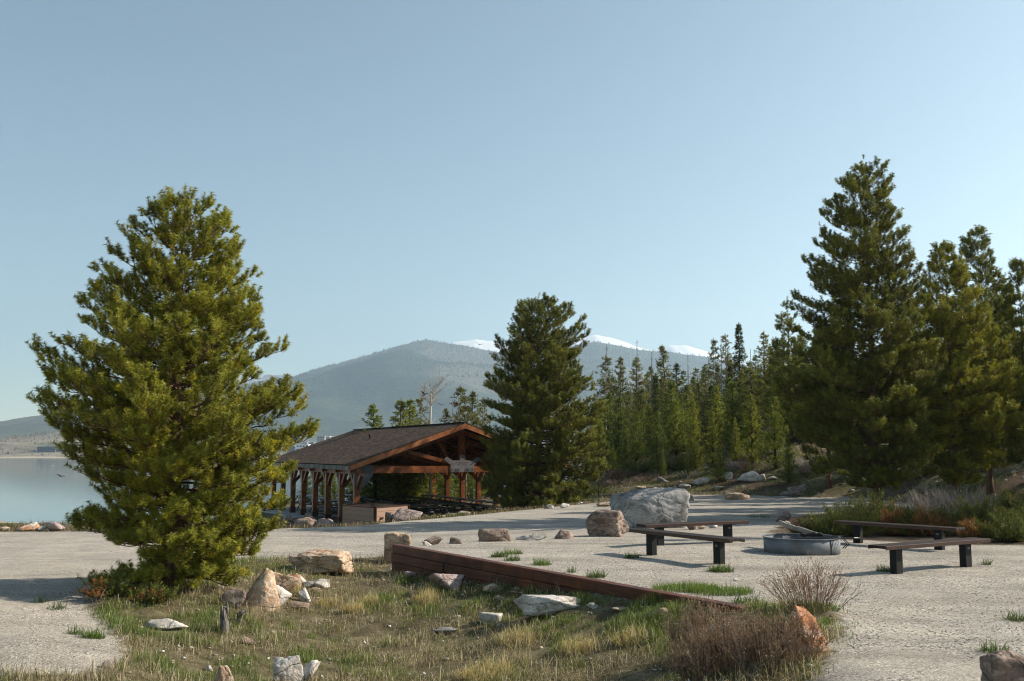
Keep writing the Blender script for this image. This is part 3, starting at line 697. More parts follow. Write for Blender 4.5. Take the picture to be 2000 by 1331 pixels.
# named, well visible trees first: (px of base, py of base ray distance Y, y top, kind index, label, width factor)
named = [
 (1449, 84, 634, 3, 'tallest dark pointed spruce standing out above the forest skyline', 1.0),
 (1496, 78, 650, 5, 'grey green pointed pine on the skyline just right of the tallest spruce', 1.1),
 (1424, 88, 655, 8, 'thin pine with a rounded tuft top left of the tallest spruce', .9),
 (1398, 86, 664, 9, 'slim pine rising above the middle of the forest skyline', .9),
 (1244, 92, 700, 6, 'brownish full pine near the left end of the forest skyline', 1.1),
 (1306, 90, 675, 7, 'tall pine on the skyline in front of the snowy peak', 1.0),
 (1182, 80, 698, 8, 'thin pine at the left end of the forest, next to a bare snag', 1.0),
 (1212, 84, 700, 5, 'dark pine second from the left end of the forest skyline', 1.0),
]
for px_, Y, yt, ki, lab, wf in named:
    b = PY(px_, 880, Y); z = gz(b.x, Y); h = PY(px_, yt, Y).z - z
    put_tree(ki, b.x, Y, h, lab, wf); placed.append((b.x, Y))
near = [
 (1198, 920, 868, 0, 'smallest sapling beside the right edge of the middle pine', 1.0), (1222, 925, 830, 1, 'bushy young pine just right of the broad middle pine', 1.15),
 (1271, 922, 892, 0, 'tiny sapling on the slope above the grey boulder', .9), (1295, 930, 876, 2, 'thin sapling right of the tiny one on the slope', .8),
 (1243, 908, 800, 1, 'round young pine at the forest foot above the grey boulder', 1.25), (1283, 905, 805, 2, 'wide young pine at the forest foot, second from the left', 1.25),
 (1343, 935, 892, 1, 'small bright sapling in front of the tall sunlit young pine', .9), (1358, 920, 782, 0, 'tall sunlit young pine standing out in front of the forest', .95),
 (1392, 915, 805, 2, 'sunlit young pine right behind the dark bushy one', 1.0), (1407, 942, 868, 1, 'low dark bushy pine beside white rocks on the slope', 1.2),
 (1462, 922, 896, 2, 'tiny sapling on the open green slope', .9), (1470, 908, 770, 0, 'broad sunlit pine left of the pale gap in the forest', 1.2),
 (1438, 905, 815, 1, 'small light green pine against the broad sunlit pine', 1.0), (1542, 945, 855, 2, 'dark young pine at the road edge left of the tallest pine', 1.2),
 (1515, 915, 760, 1, 'shaded pine between the pale gap and the road edge pine', 1.1)]
for px_, by, yt, ki, lab, wf in near:
    g_ = G(px_, by); z = g_.z; h = max(.7, PY(px_, yt, g_.y).z - z)
    put_tree(ki, g_.x, g_.y, h, lab, wf, 'small trees in front of the forest'); placed.append((g_.x, g_.y))
def flabel(ki, px_, Y, h):
    z_ = ['right beside the middle pine', 'behind the biggest grey boulder', 'above the two left benches', 'behind the pale gap', 'just left of the tallest pine', 'behind the tallest pine', 'behind the sunlit right pines', 'at the right border']
    zone = z_[int(np.searchsorted([1215, 1340, 1460, 1530, 1600, 1800, 1960], px_))]
    kd = {'young': 'bushy young pine', 'spruce': 'dark pointed spruce', 'tall': 'full pine', 'sparse': 'thin sparse pine'}[KINDS[ki][0]]
    return '%s %s, %s forest rows, %s' % ('short' if h < 4 else 'medium' if h < 7 else 'tall', kd, 'front' if Y < 70 else 'middle' if Y < 90 else 'back', zone)
cnt = 0
for _ in range(6000):
    Y = random.uniform(58, 118); px_ = random.uniform(1165, 2080)
    x = PY(px_, 880, Y).x
    if not free(x, Y, 1.7 if Y < 72 else 2.4): continue
    if Y < 66 and px_ < 1300 or (Y < 72 and 1480 < px_ < 1530): continue
    ysk = np.interp(px_, SKX, SKY) + random.uniform(-4, 55) + (118-Y)*random.uniform(0, 1.5)
    z = gz(x, Y); h = PY(px_, ysk, Y).z - z
    if Y < 70 or random.random() < .2: h = min(h, random.uniform(2.2, 6.5))
    if h < 2.0 or h > 15: continue
    ki = random.choice([0, 1, 2, 0, 1, 2, 3, 5, 6, 7] if Y < 85 else [3, 4, 5, 6, 7, 5, 6, 7, 8, 9])
    put_tree(ki, x, Y, h, flabel(ki, px_, Y, h), random.uniform(.9, 1.4)*(1.0 if h > 5 else 1.2)); placed.append((x, Y)); cnt += 1
    if cnt >= 262: break
print('forest', cnt)
cnt = 0
for _ in range(3000):                                   # the wood goes on past the right border
    Y = random.uniform(26, 64); x = random.uniform(17, 46)
    px_ = 1000 + F*x/Y
    if px_ < 2060 or px_ > 3100 or edge_e(np.array([x]), np.array([Y]))[0] < 1.5 or not free(x, Y, 3.6): continue
    put_tree(random.choice([3, 5, 6, 7]), x, Y, random.uniform(7, 11), 'forest pine outside the right border that shades the bank', 1.0, 'trees beyond the right border'); placed.append((x, Y)); cnt += 1
    if cnt >= 26: break
ORD = 'first second third fourth fifth sixth seventh eighth ninth tenth eleventh twelfth thirteenth fourteenth fifteenth sixteenth seventeenth eighteenth nineteenth twentieth'.split() + ['next'] * 60
same = {}
for o in C.objects:
    if o.get('group') == 'trees of the hillside forest': same.setdefault(o['label'], []).append(o)
for lb, os_ in same.items():
    if len(os_) > 1:
        for k, o in enumerate(sorted(os_, key=lambda q: q.location.x/q.location.y)): o['label'] = lb + ', %s from left' % ORD[k]
# trees behind and around the picnic shelter
behind = [(734, 62, 793, 2, 'rounded pine standing alone behind the left part of the shelter roof', 1.45), (778, 64, 782, 0, 'left one of two joined dark pines behind the roof ridge', 1.35), (798, 65, 780, 1, 'right one of two joined dark pines behind the roof ridge', 1.3),
          (823, 66, 778, 8, 'thin airy pine between the joined dark pines and the bare aspen', 1.1), (899, 76, 757, 9, 'tall narrow pine behind the roof peak', 1.1), (921, 74, 767, 6, 'full dark pine behind the roof peak beside the tall narrow one', 1.1), (943, 80, 780, 8, 'thin greyish pine partly behind the broad middle pine', 1.1), (872, 74, 800, 6, 'low dark pine behind the roof peak', 1.0), (910, 70, 792, 9, 'short pale pine behind the roof peak', 1.0)]
for px_, Y, yt, ki, lab, wf in behind:
    x = PY(px_, 880, Y).x; z = gz(x, Y); put_tree(ki, x, Y, PY(px_, yt, Y).z - z, lab, wf, 'trees behind the picnic shelter')
for i, (px_, Y, hh_, ki) in enumerate([(600, 74, 2.6, 1), (632, 78, 3.0, 0), (655, 72, 2.4, 2), (690, 74, 3.2, 1), (712, 70, 2.2, 0), (742, 66, 3.3, 1), (762, 70, 3.6, 0), (785, 68, 3.4, 2), (806, 71, 3.6, 1), (828, 67, 3.3, 0), (850, 69, 3.5, 2), (870, 68, 3.4, 1), (893, 70, 3.6, 0), (915, 71, 3.5, 2), (938, 72, 3.6, 1), (960, 73, 3.6, 0), (772, 75, 4.0, 2), (838, 76, 4.0, 1)]):
    x = PY(px_, 880, Y).x
    put_tree(ki, x, Y, hh_, '%s bushy pine seen under the shelter roof, %s' % ('nearer' if Y < 72 else 'farther', 'behind the left posts' if px_ < 700 else 'behind the screen wall' if px_ < 800 else 'behind the picnic tables' if px_ < 900 else 'by the right posts'), 1.5, 'bushy pines beyond the shelter')
# bare aspen and dead snags
def bare_tree(name, label, base, H, seed, mat, spread=.35, levels=4, r0=.1, fork=.45, group=None):
    rng = random.Random(seed); root = thing(name, label, 'tree', base, 0, group)
    tr = MB(); br = MB()
    def grow(p, d, L, r, lv, mb):
        n = 4; pts = [p]; q = Vector(p); dd = Vector(d)
        for i in range(n):
            dd = (dd + Vector((rng.gauss(0, .12), rng.gauss(0, .12), .06))).normalized(); q = q + dd*L/n; pts.append(q.copy())
        mb.tube(pts, [r*(1-.45*i/n) for i in range(n+1)], 6 if lv == 0 else 3, False)
        if lv < levels:
            for k in range(5 if lv else 5):
                f = rng.uniform(.35, 1.0); pp = pts[int(f*n)]
                nd = (dd*.8 + Vector((rng.gauss(0, .6), rng.gauss(0, .6), .25))).normalized()
                grow(pp, nd, L*rng.uniform(.4, .62), r*.42, lv+1, br)
    tr.tube([(0, 0, -.3), (.03, 0, H*.3), (-.04, 0, H*.6), (.02, 0, H*.85)], [r0, r0*.85, r0*.7, r0*.5], 8)
    for a in range(7):
        th = a*.9+rng.random()*.6; grow((0, 0, H*rng.uniform(.66, .85)), Vector((math.cos(th)*spread*2.2, math.sin(th)*spread, .8)).normalized(), H*.13, r0*.36, 1, br)
    for a in range(26):
        th = rng.random()*6.28; h = H*rng.uniform(.45, .84); grow((0, 0, h), Vector((math.cos(th), math.sin(th), .5)).normalized(), H*.085, r0*.13, 2, br)
    tr.add(br.V, br.F).build('trunk', mat, root, True)
    return root
x = PY(841, 880, 64).x; z = gz(x, 64)
bare_tree('bare_aspen', 'tall leafless pale aspen behind the shelter roof', (x, 64, z), PY(841, 718, 64).z-z, 3, M['bark_pale'], .5, 4, .10)
def snag(px_, Y, yt, label, seed, lean=0.0, group='dead bare snags'):
    rng = random.Random(seed); x = PY(px_, 880, Y).x; z = gz(x, Y); H = PY(px_, yt, Y).z - z
    root = thing('dead_snag', label, 'dead tree', (x, Y, z), 0, group)
    m = MB(); m.tube([(0, 0, -.3), (lean*.4, 0, H*.5), (lean, 0, H)], [.09, .06, .015], 6); b = m
    for i in range(int(H*5)):
        h = H*rng.uniform(.3, .98); th = rng.random()*6.28; L = rng.uniform(.25, .75)*(1.2-h/H)
        b.tube([(lean*h/H, 0, h), (lean*h/H+math.cos(th)*L*.6, math.sin(th)*L*.6, h-.02), (lean*h/H+math.cos(th)*L, math.sin(th)*L, h+rng.uniform(-.25, .1))], [.016, .012, .005], 3, False)
    b.build('trunk', M['deadwood'], root)
for i, (px_, Y, yt, lab, ln) in enumerate([(1187, 82, 672, 'tall dead snag at the left end of the forest', .0), (1245, 90, 662, 'bare dead spire above the forest in front of the peak', .1), (1270, 90, 684, 'crooked dead snag right of the bare spire', .3), (1218, 86, 699, 'short dead snag between the left forest pines', 0),
        (1411, 84, 664, 'thin dead snag on the skyline near the slim pine', .1), (1419, 90, 678, 'small leaning dead snag beside the thin tufted pine', .3), (1471, 80, 682, 'pale dead snag just right of the tallest spruce', 0), (1347, 92, 690, 'short dead tip over the middle of the forest', 0),
        (1469, 78, 705, 'half hidden dead trunk between skyline pines', 0), (881, 72, 782, 'thin dead stick left of the pines behind the roof peak', .1), (894, 70, 772, 'slender dead stem beside the tall narrow pine behind the roof', .05), (864, 70, 800, 'short dead stick behind the roof ridge', .15), (935, 76, 770, 'bare grey snag between the roof peak and the middle pine', -.1), (948, 74, 785, 'pale twiggy snag touching the middle pine', .1)]):
    snag(px_, Y, yt, lab, 50+i, ln)
# ---------------------------------------------------------------- picnic shelter
TH = R(25.9); sx_ = PY(695, 1031, 46.5)
SO = Vector((sx_.x, 46.5, -1.46)); NPOST = 8; SP = 2.44; SW_ = 10.5; LEN = SP*(NPOST-1); OV = .5
sh = thing('picnic_shelter', 'open timber picnic shelter with a brown shingled gable roof beside the road', 'picnic shelter', SO, TH)
EH = 2.82; RH = 4.80; HW = SW_/2 + OV           # eave and ridge heights above floor
def roofz(x): return RH - (RH-EH)*abs(x - SW_/2)/HW
MB().box((-1.2, -1.0, -.5), (SW_+1.2, LEN+1, 0)).build('floor', M['concrete'], sh)
for side, x in ((0, 0.0), (1, SW_)):
    for i in range(NPOST):
        y = i*SP; s = 1 if side == 0 else -1
        pm = M['cedar_dark'] if side == 0 and i > 0 else M['cedar']
        p = MB().box((x-.13, y-.13, .32), (x+.13, y+.13, EH-.42)).build('post', M['cedar'], sh, bevel=.012)
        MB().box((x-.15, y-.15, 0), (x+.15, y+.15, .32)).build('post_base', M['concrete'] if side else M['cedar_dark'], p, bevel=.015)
        MB().box((x-.145, y-.145, EH-1.02), (x+.145, y+.145, EH-.97)).build('strap', M['steel'], p)
        for d in (-1, 1):
            if 0 <= i+d < NPOST or True:
                MB().beam((x, y+d*.1, EH-1.05), (x, y+d*.72, EH-.42), .16, .16, (1, 0, 0)).build('knee_brace', M['cedar'], p)
        if i % 2 == 1 and side == 0 or side == 1:
            MB().beam((x+s*.1, y, EH-1.05), (x+s*.75, y, EH-.40), .15, .15, (0, 1, 0)).build('knee_brace', M['cedar'], p)
    MB().box((x-.14, -OV*.6, EH-.42), (x+.14, LEN+OV*.6, EH-.12)).build('eave_beam', M['cedar'], sh)
def truss(y, front):
    t = MB(); cx = SW_/2
    t.box((-.35, y-.11, EH-.38), (SW_+.35, y+.11, EH-.06)); chord = t.build('bottom_chord', M['cedar'], sh)
    for s in (-1, 1):
        a = (cx + s*(HW-.25), y, EH-.10); b = (cx + s*.05, y, RH-.42)
        MB().beam(a, b, .2, .24, (0, 1, 0)).build('top_chord', M['cedar'], sh)
        MB().beam((cx+s*.4, y, EH+.04), (cx + s*2.75, y, roofz(cx+2.75)-.42), .18, .2, (0, 1, 0)).build('web_brace', M['cedar'], sh)
        if front: MB().beam((cx+s*.15, y+1.0, EH+.05), (cx + s*.9, y+1.0, RH-.75), .14, .16, (0, 1, 0)).build('web_brace', M['cedar'], sh)
    MB().box((cx-.13, y-.1, EH-.05), (cx+.13, y+.1, RH-.3)).build('king_post', M['cedar'], sh)
    if front:
        yy = y-.125
        def plate(pts, name='gusset_plate', th=.02):
            n = len(pts); v = [(a, yy, b) for a, b in pts] + [(a, yy-th, b) for a, b in pts]
            f = [tuple(range(n))[::-1], tuple(range(n, 2*n))] + [(i, (i+1) % n, n+(i+1) % n, n+i) for i in range(n)]
            return MB().add(v, f).build(name, M['steel' if name == 'gusset_plate' else 'steel_dark'], sh)
        b = EH-.36
        gp = plate([(cx-.62, b), (cx+.62, b), (cx+.62, b+.34), (cx+.95, b+.60), (cx+.84, b+.74), (cx+.5, b+.56), (cx+.14, b+.56), (cx+.14, b+.82), (cx-.14, b+.82), (cx-.14, b+.56), (cx-.5, b+.56), (cx-.84, b+.74), (cx-.95, b+.60), (cx-.62, b+.34)])
        pts = [(cx+a, b+c) for a in (-.54, -.36, -.27, -.18, .18, .27, .36, .54) for c in (.07, .15)] + [(cx+s*a, b+c) for s in (-1, 1) for a, c in ((.55, .42), (.7, .5), (.8, .62), (.3, .47), (.1, .47), (.07, .68), (.45, .36), (.2, .38))]
        bl = MB()
        for a, c in pts: bl.tube([(a, yy-.018, c), (a, yy-.042, c)], .02, 6)
        bl.build('bolts', M['bolt'], gp)
        for s in (-1, 1):
            x0 = cx - s*SW_/2
            q = plate([(x0-s*.22, b-.02), (x0+s*.75, b-.02), (x0+s*.75, b+.36), (x0-s*.22, b+.36)], 'corner_plate')
            bl = MB()
            for a in (.1, .25, .5, .65):
                for c in (.08, .26): bl.tube([(x0+s*a, yy-.018, b+c), (x0+s*a, yy-.04, b+c)], .02, 6)
            bl.build('bolts', M['bolt'], q)
            plate([(x0-s*.15, b-.72), (x0+s*.15, b-.72), (x0+s*.15, b-.56), (x0+s*.62, b-.04), (x0-s*.15, b-.04)], 'corner_plate')
            MB().beam((x0+s*.1, y, EH-1.1), (x0+s*.72, y, EH-.40), .17, .17, (0, 1, 0)).build('knee_brace', M['steel_dark'], sh)
for i in range(0, NPOST, 1): truss(i*SP, i == 0)
# roof: two slopes, tongue and groove deck below, shingles above
y0, y1 = -OV, LEN+OV
for s in (-1, 1):
    cx = SW_/2; e = (cx+s*HW, EH); r = (cx, RH)
    def slab(u0, u1, name, m, grow=0):
        v = []
        for yy in (y0-grow, y1+grow):
            for (x, z), dz in ((e, u0), (r, u0), (r, u1), (e, u1)):
                v.append((x + (s*grow*1.0 if (x, z) == e else 0), yy, z+dz - (.35*grow if (x, z) == e else 0)))
        return MB().add(v, [(0, 1, 2, 3), (7, 6, 5, 4), (0, 4, 5, 1), (1, 5, 6, 2), (2, 6, 7, 3), (3, 7, 4, 0)]).build(name, m, sh)
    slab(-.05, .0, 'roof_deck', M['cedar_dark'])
    slab(.003, .045, 'shingle_roof', M['shingles'], .05)
    for yy, nm in ((y0-.045, 'rake_fascia'), (y1+.005, 'rake_fascia')):
        mid = ((e[0]+r[0])/2, (e[1]+r[1])/2)
        for (A, B) in ((e, mid), (mid, r)):
            v = [(A[0], yy, A[1]-.24), (B[0], yy, B[1]-.24), (B[0], yy, B[1]-.002), (A[0], yy, A[1]-.002)]
            v += [(a, yy+.04, c) for a, _, c in v]
            MB().add(v, [(0, 1, 2, 3), (7, 6, 5, 4), (0, 4, 5, 1), (1, 5, 6, 2), (2, 6, 7, 3), (3, 7, 4, 0)]).build(nm, M['cedar_fascia'], sh)
    xe = cx+s*HW
    MB().box((min(xe, xe+s*.035), y0, EH-.22), (max(xe, xe+s*.035), y1, EH-.012)).build('eave_fascia', M['eave'], sh)
    for k in range(1, 5):
        xx = cx + s*HW*k/5; z = roofz(xx)-.14
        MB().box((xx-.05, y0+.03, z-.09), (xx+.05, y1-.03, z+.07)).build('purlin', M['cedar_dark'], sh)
MB().beam((SW_/2, y0-.06, RH+.055), (SW_/2, y1+.06, RH+.055), .26, .03).build('ridge_cap', M['shingles'], sh)
# ---------------------------------------------------------------- composite screen wall and small things by the shelter
sc0 = P(669, 1026, -1.3); YS = 42.0
A_ = PY(669, 982, YS); B_w = PY(733, 992, YS*.955); C_w = PY(797, 990.5, YS*1.0); D_w = PY(728, 980.5, YS*1.05)
scr = thing('screen_wall', 'low brown composite board enclosure in front of the shelter posts', 'screen wall', (A_.x, A_.y, 0))
def panel(a, b, zt):
    a = Vector((a.x, a.y, 0)) - scr.location; b = Vector((b.x, b.y, 0)) - scr.location
    MB().beam((a.x, a.y, zt-.62), (b.x, b.y, zt-.62), .05, 1.2).build('panel', M['composite'], scr)
    MB().beam((a.x, a.y, zt+.0), (b.x, b.y, zt+.0), .09, .035).build('cap', M['cedar_dark'], scr)
zt = B_w.z
panel(A_, B_w, zt); panel(B_w, C_w, zt+.0); panel(A_, D_w, zt+.001); panel(D_w, C_w, zt-.001)
for q in (A_, B_w, C_w, D_w):
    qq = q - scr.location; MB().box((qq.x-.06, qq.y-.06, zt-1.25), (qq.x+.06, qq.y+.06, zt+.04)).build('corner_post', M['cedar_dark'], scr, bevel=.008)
bx = PY(741, 1012, 40.5); bz = gz(bx.x, bx.y)
st_ = thing('stool', 'small stool with a tan top and bent chrome legs by the screen wall corner', 'stool', (bx.x, bx.y, bz))
zt2 = PY(741, 1010, 40.5).z - bz
MB().box((-.2, -.18, zt2-.05), (.2, .18, zt2)).build('seat', M['composite'], st_, bevel=.01)
for s in (-1, 1): MB().tube([(s*.18, -.14, 0), (s*.17, -.14, zt2-.12), (s*.13, -.14, zt2-.05), (s*.13, .14, zt2-.05), (s*.17, .14, zt2-.12), (s*.18, .14, 0)], .014, 6).build('leg', M['ring'], st_)
# ---------------------------------------------------------------- picnic tables
def picnic_table(x, y, z, rz, label):
    if 'table' not in TPL:
        r = TPL['table'] = thing('picnic_table', label, 'picnic table', (x, y, z), rz, 'black picnic tables at the shelter')
        MB().box((-1.2, -.38, .72), (1.2, .38, .765)).build('table_top', M['black_metal'], r, bevel=.008)
        for s in (-1, 1): MB().box((-1.2, s*.72-.14, .42), (1.2, s*.72+.14, .455)).build('seat', M['black_metal'], r, bevel=.008)
        for s in (-.85, .85):
            m = MB(); m.tube([(s, -.75, 0), (s, -.28, .72)], .028, 6); m.tube([(s, .75, 0), (s, .28, .72)], .028, 6); m.tube([(s, -.86, .41), (s, .86, .41)], .025, 6)
            m.build('leg_frame', M['black_metal'], r)
    else:
        r = copy_tree(TPL['table']); r.location = (x, y, z); r.rotation_euler = (0, 0, rz); r['label'] = label
    return r
ct, st = math.cos(TH), math.sin(TH)
def loc(x, y, z=0): return Vector((SO.x + ct*x - st*y, SO.y + st*x + ct*y, SO.z + z))
k = 0
ordw = ['first', 'second', 'third', 'fourth', 'fifth', 'sixth', 'seventh', 'eighth']
for row, x in enumerate((1.7, 4.3, 6.9, 8.9)):
    for j in range(5 if row > 1 else 6):
        p = loc(x, .9 + j*3.0 + .3*(row % 2))
        picnic_table(p.x, p.y, SO.z, TH + R(90) + R(random.uniform(-3, 3)), 'black picnic table under the roof, %s from the front in the %s row' % (ordw[j], ordw[row]))
rd = Vector((math.cos(R(-42)), math.sin(R(-42)), 0)); s0 = PY(748, 985, 47.0)
for row in range(2):
    for j in range(2):
        p = Vector((s0.x, s0.y, 0)) + rd*(2.65*j) + Vector((rd.y, -rd.x, 0))*(-2.1*row)
        picnic_table(p.x, p.y, max(gz(p.x, p.y), SO.z if row else -9), math.atan2(rd.y, rd.x), 'black picnic table outside the gable end, %s along the %s line' % (ordw[j], ('near', 'far')[row]))
# ---------------------------------------------------------------- benches
def bench(q0, q1, label):
    a = P(*q0, .47); b = P(*q1, .47); mid = (a+b)/2; d = b-a; rz = math.atan2(d.y, d.x); z = gz(mid.x, mid.y)
    if 'bench' not in TPL:
        r = TPL['bench'] = thing('bench', label, 'bench', (mid.x, mid.y, z), rz, 'backless benches round the fire ring')
        L = 2.8
        for k, (y0_, y1_) in enumerate(((-.165, -.062), (-.056, .056), (.062, .165))):
            MB().box((-L/2, y0_, .425), (L/2, y1_, .47)).build('seat', M['bench_seat'], r, bevel=.006)
        for s in (-1, 1): MB().box((-L/2+.002, s*.174-.014, .405), (L/2-.002, s*.174+.004 if s > 0 else s*.174+.008, .468)).build('edge_rail', M['bench_rail'], r, bevel=.004)
        for s in (-1, 1):
            x = s*.93
            lg = MB().box((x-.085, -.065, -.25), (x+.085, .065, .395)).build('leg', M['bench_post'], r, bevel=.008)
            MB().box((x-.13, -.15, .395), (x+.13, .15, .424)).build('bracket', M['bench_post'], lg)
            if s == 1: MB().box((x-.03, -.069, .30), (x+.03, -.066, .335)).build('sticker', M['ring'], lg)
    else:
        r = copy_tree(TPL['bench']); r.location = (mid.x, mid.y, z); r.rotation_euler = (0, 0, rz); r['label'] = label
    return r
bench((1238, 1033), (1446, 1054.5), 'dark backless bench nearest the timber edging, weeds at its right leg')
bench((1705, 1066), (1922, 1050), 'dark backless bench right of the fire ring on open gravel, nearest the camera')
bench((1255, 1024), (1450, 1016), 'dark backless bench just in front of the big grey boulder')
bench((1640, 1016), (1874, 1030), 'dark backless bench in front of the orange and green juniper bushes')
# ---------------------------------------------------------------- fire ring
fc_ = P(1566, 1078, 0); fr = thing('fire_ring', 'round galvanised steel fire ring between the benches', 'fire ring', (fc_.x, fc_.y, gz(fc_.x, fc_.y)))
def annulus(r0, r1, z0, z1, n=72):
    m = MB()
    for i in range(n):
        a = 2*math.pi*i/n
        for r_, z_ in ((r1, z0), (r1, z1), (r0, z1), (r0, z0)): m.V.append((r_*math.cos(a), r_*math.sin(a), z_))
    for i in range(n):
        j = (i+1) % n
        for k in range(4): m.F.append((i*4+k, j*4+k, j*4+(k+1) % 4, i*4+(k+1) % 4))
    return m
RR = .74
o = annulus(RR-.008, RR, -.03, .285).build('wall', M['ring'], fr, True)
annulus(RR-.02, RR+.022, .286, .300).build('rim', M['ring'], fr)
M['ash'] = simple('ash', (.07, .065, .06), .95, 0, .5, 9, .8, .03)
annulus(0.001, RR-.01, .0, .05, 48).build('ash_bed', M['ash'], fr)
a_s = R(-58); MB().box((RR*math.cos(a_s)-.006, RR*math.sin(a_s)-.012, 0), (RR*math.cos(a_s)+.006, RR*math.sin(a_s)+.004, .28)).build('seam', M['cedar_dark'], fr)
gr_ = MB()
gx0, gx1, gy0 = -.28, .74, -.52
gr_.tube([(gx0, gy0-.05, .315), (gx1+.12, gy0-.05, .315)], .012, 6); gr_.tube([(gx0+.1, gy0+.45, .315), (gx1+.1, gy0+.45, .315)], .012, 6)
for k in range(9): gr_.tube([(gx0+.15+k*.1, gy0-.05, .322), (gx0+.18+k*.1, gy0+.45, .322)], .006, 5)
gr_.tube([(gx1+.12, gy0-.05, .315), (gx1+.22, gy0+.02, .31), (gx1+.3, gy0+.12, .30)], .012, 6)
gr_.build('grate', M['black_metal'], fr)
for s in (0, 1): MB().tube([(gx1-.08+.05*s, gy0+.10*s+.02, .30), (gx1-.02+.05*s, gy0+.02*s-.06, .2), (gx1-.12+.05*s, gy0+.02*s-.09, .12)], .01, 6).build('hinge', M['bolt'], fr)
M['char'] = simple('char', (.02, .018, .017), .9, 0, .5, 14, .9, .03)
def log(name, label, pts, rad, mat, n=9, cat='log', wob=.12, seed=1):
    rng = random.Random(seed); P_ = [Vector(p) for p in pts]; fine = []; rr = []
    for i in range(len(P_)-1):
        for k in range(6):
            t_ = k/6; fine.append(P_[i].lerp(P_[i+1], t_)); rr.append((rad[i]*(1-t_)+rad[i+1]*t_)*(1+rng.uniform(-wob, wob)))
    fine.append(P_[-1]); rr.append(rad[-1])
    c = sum(fine, Vector())/len(fine)
    o = MB().tube([p-c for p in fine], rr, n).build(name, mat, None, True); o.location = c
    return tag(o, label, cat)
F0 = Vector(fr.location)
log('driftwood_log', 'weathered grey log leaning into the fire ring from behind', [F0+Vector((.35, -.05, .33)), F0+Vector((.12, .35, .40)), F0+Vector((-.05, .75, .44)), F0+Vector((-.12, 1.15, .5))], [.035, .05, .055, .04], M['deadwood'])
log('charred_log', 'black burnt log lying on the fire ring grate', [F0+Vector((-.1, -.3, .35)), F0+Vector((.15, -.28, .37)), F0+Vector((.33, -.33, .36))], [.03, .05, .035], M['char'], wob=.3)
log('charred_log', 'short charred stub under the leaning log in the fire ring', [F0+Vector((-.05, -.12, .35)), F0+Vector((.18, -.2, .36))], [.045, .03], M['char'], wob=.3, seed=4)
# ---------------------------------------------------------------- timber edging
tw = thing('timber_edging', 'long low retaining wall of stacked red brown timbers between the grass and the gravel', 'retaining wall', WA)
dv = (WB-WA); L_ = math.hypot(dv.x, dv.y); rz = math.atan2(dv.y, dv.x); tw.rotation_euler = (0, 0, rz)
hs_ = [.0, -.185, -.37, -.555]
rng_ = random.Random(2)
for row in range(4):
    x = 0.0; xe = [L_+.05, L_+.02, L_*.8, L_*.55][row]; zb = -.185*(row+1); zt_ = -.185*row - .006
    while x < xe-.1:
        seg = 3.7 if row % 2 == 0 else 4.4
        if x == 0 and row % 2: seg = 2.3
        x1 = min(x+seg, xe)
        yb = .012*rng_.uniform(-1, 1)
        MB().box((x+.004, .0+yb, zb), (x1-.004, .17+yb, zt_)).build('timber', M['timber'], tw, bevel=.012)
        x = x1
# ---------------------------------------------------------------- rocks
_ico = {}
def ico(n):
    if n not in _ico:
        bm = bmesh.new(); bmesh.ops.create_icosphere(bm, subdivisions=n, radius=1)
        V = np.array([v.co[:] for v in bm.verts]); F_ = np.array([[v.index for v in f.verts] for f in bm.faces]); bm.free(); _ico[n] = (V, F_)
    return _ico[n]
def hull_planes(pts):
    bm = bmesh.new()
    for p in pts: bm.verts.new(p)
    bmesh.ops.convex_hull(bm, input=bm.verts); bm.normal_update()
    pl = [(f.normal.copy(), f.normal.dot(f.verts[0].co)) for f in bm.faces]; bm.free()
    return np.array([p[0][:] for p in pl]), np.array([p[1] for p in pl])
def rock_mesh(seed, dims, sub=4, planes=13, rough=.05, sharp=.0, point=0.0, blocky=False):
    rng = np.random.default_rng(seed); D, F_ = ico(sub)
    if blocky:
        pts = np.array([[x, y, z] for x in (-1, 1) for y in (-1, 1) for z in (-1, 1)])*rng.uniform(.5, 1.0, (8, 3))
        pts = np.vstack([pts, unit(rng.normal(size=(8, 3)))*1.08])
    elif point:
        a = np.arange(6)*1.047 + rng.random(6)*.7
        pts = np.vstack([np.c_[np.cos(a), np.sin(a), -1+rng.random(6)*.5], np.c_[.8*np.cos(a+.5), .8*np.sin(a+.5), rng.uniform(-.4, .2, 6)], [[rng.uniform(-.5, .3), -.1, 1.], [rng.uniform(-.1, .5), .25, .85]]])
    else:
        pts = unit(rng.normal(size=(planes, 3)))*rng.uniform(.78, 1.0, (planes, 1))
    pts = pts - pts.mean(0); n, d = hull_planes([tuple(p) for p in pts]); ok = d > .05; n, d = n[ok], d[ok]
    dots = D @ n.T; r = np.where(dots > .03, d/np.maximum(dots, .03), 9)
    k = 42.0 if blocky else 60.0; rs = -np.log(np.exp(-k*np.minimum(r, 3)).sum(1))/k
    V = D*rs[:, None]; off = rng.random(3)*50
    nz = np.array([mnoise.fractal(Vector(v*1.6+off), 1.0, 2.1, 5) for v in V])
    nz2 = np.array([mnoise.fractal(Vector(v*6+off), 1.0, 2.1, 3) for v in V]) if sub > 3 else 0
    cr = np.array([abs(mnoise.noise(Vector(v*np.array([2.2, 2.2, 3.4])+off*2))) for v in V])
    V = V*(1 + rough*1.5*nz + rough*.45*nz2 - rough*1.3*np.exp(-cr*16))[:, None]
    lo, hi = V.min(0), V.max(0); V = (V-(lo+hi)/2)/((hi-lo)/2)
    V[:, 2] = (V[:, 2]+1)/2
    return V*np.array([dims[0]/2, dims[1]/2, dims[2]]), F_
ROCKS = []
